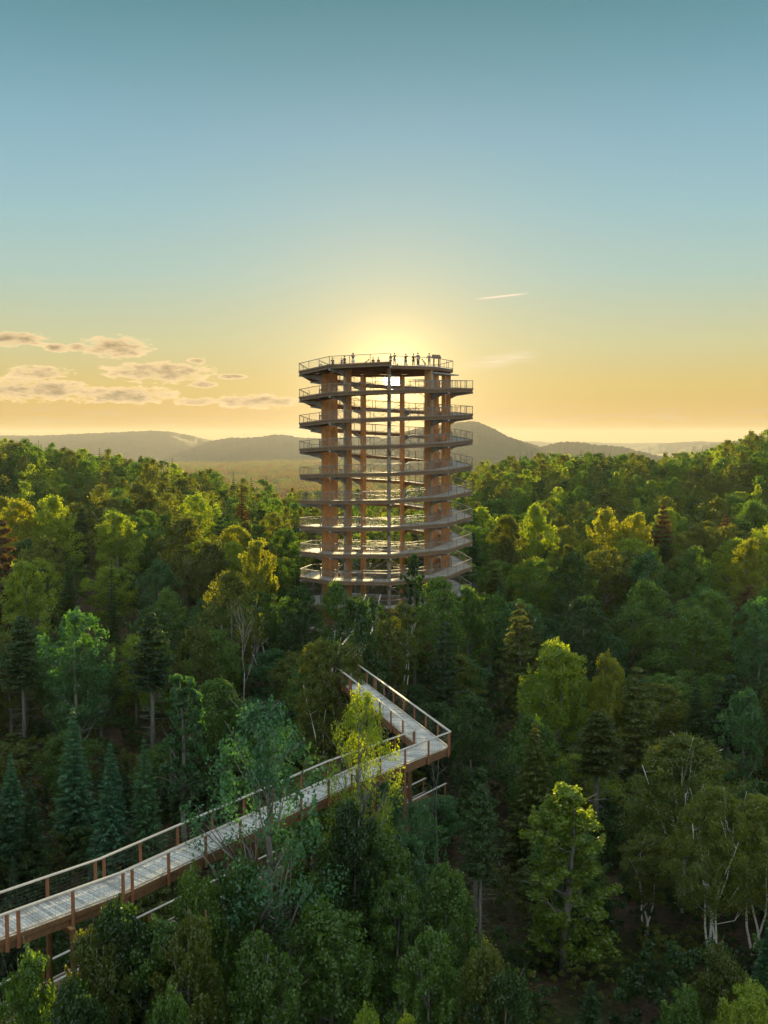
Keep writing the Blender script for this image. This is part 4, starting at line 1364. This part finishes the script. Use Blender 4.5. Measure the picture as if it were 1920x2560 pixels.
person_px('person standing alone with hands to the face right of the sun', 1014, 887, 1.78, -.5, 'black', 'denim', 'stand', ('photo', 'photo'))
person_px('person sitting at the feet of the one standing alone', 1018, 905, 1.20, .4, 'beige', 'denim', 'sit')
person_px('tall dark person with a cap, left of the group at right', 1033, 887, 1.80, .2, 'black', 'black', 'stand', ('down', 'hip'))
person_px('broad dark person in the middle of the group at right', 1044, 885, 1.84, -.2, 'navy', 'black', 'stand', ('hip', 'hip'))
person_px('child in white top in the group at right', 1053, 890.5, 1.45, .1, 'white', 'grey', 'stand', ('down', 'rail'))
person_px('person stooping in pale clothes at right end of the group', 1062, 897, 1.62, PI / 2, 'beige', 'grey', 'stand', ('down', 'rail'), lean=.7)
person_px('person in beige shorts standing alone left of the information panel', 1076, 886, 1.84, PI, 'grey', 'beige', 'stand', ('hip', 'hip'))

# information panel on the deck
ip = thing('information_panel', 'slanted information panel on two posts at right end of the top deck', 'panel', (TC[0] + 7.3, TC[1] - 4.7, ZD), .5)
for sx in (-.42, .42):
    mb = MB(); mb.beam((sx, 0, 0), (sx, 0, 1.25), .16, .16); mb.build('post', POSTW, ip)
mb = MB(); mb.prism([Vector((-.58, -.34, 1.22)), Vector((-.58, .34, 1.32)), Vector((-.58, .30, 1.80)), Vector((-.58, -.02, 1.84)), Vector((-.58, -.36, 1.50))], (1.16, 0, 0))
mb.build('panel_box', LARCH, ip)

# lattice mast on the left hill
ms = thing('radio_mast', 'thin lattice mast on the hill crest left of the tower', 'mast', (-1000, 6620, 20))
p0 = at(611 , 1094, 6600); ms.location = (p0.x, p0.y, p0.z - 8)
mb = MB()
for k in range(3):
    a = 2 * PI * k / 3; mb.tube([(2.2 * math.cos(a), 2.2 * math.sin(a), 0), (.5 * math.cos(a), .5 * math.sin(a), 46)], [.5, .35], 4)
for k in range(9):
    z = 2 + k * 5; q = 2.2 - 1.7 * z / 46; mb.beam((-q, 0, z), (q, 0, z + 4), .3, .3); mb.beam((0, q, z), (0, -q, z + 4), .3, .3)
mb.build('lattice', STEEL, ms)

# ------------------------------------------------------------------ haze
hz = MB()
X0, X1, Y0, Y1, Z0, Z1 = -16000, 16000, -13500, 13600, -150, 125
hz.prism([Vector((X0, Y0, Z0)), Vector((X1, Y0, Z0)), Vector((X1, Y1, Z0)), Vector((X0, Y1, Z0))], (0, 0, Z1 - Z0))
HM = bpy.data.materials.new('haze'); HM.use_nodes = True
t = NT(HM.node_tree); t.n.clear()
pv = t.node('ShaderNodeVolumePrincipled')
pv.inputs['Color'].default_value = (.88, .86, .80, 1)
pv.inputs['Density'].default_value = 0.000044
pv.inputs['Anisotropy'].default_value = .15
ou = t.node('ShaderNodeOutputMaterial'); t.l.new(pv.outputs[0], ou.inputs['Volume'])
ho = hz.build('haze', HM)
tag(ho, kind='stuff')
ho.display_type = 'WIRE'
print('TREES', len(INFO), 'far', len(x1), 'valley', len(x2), 'under', len(x3))
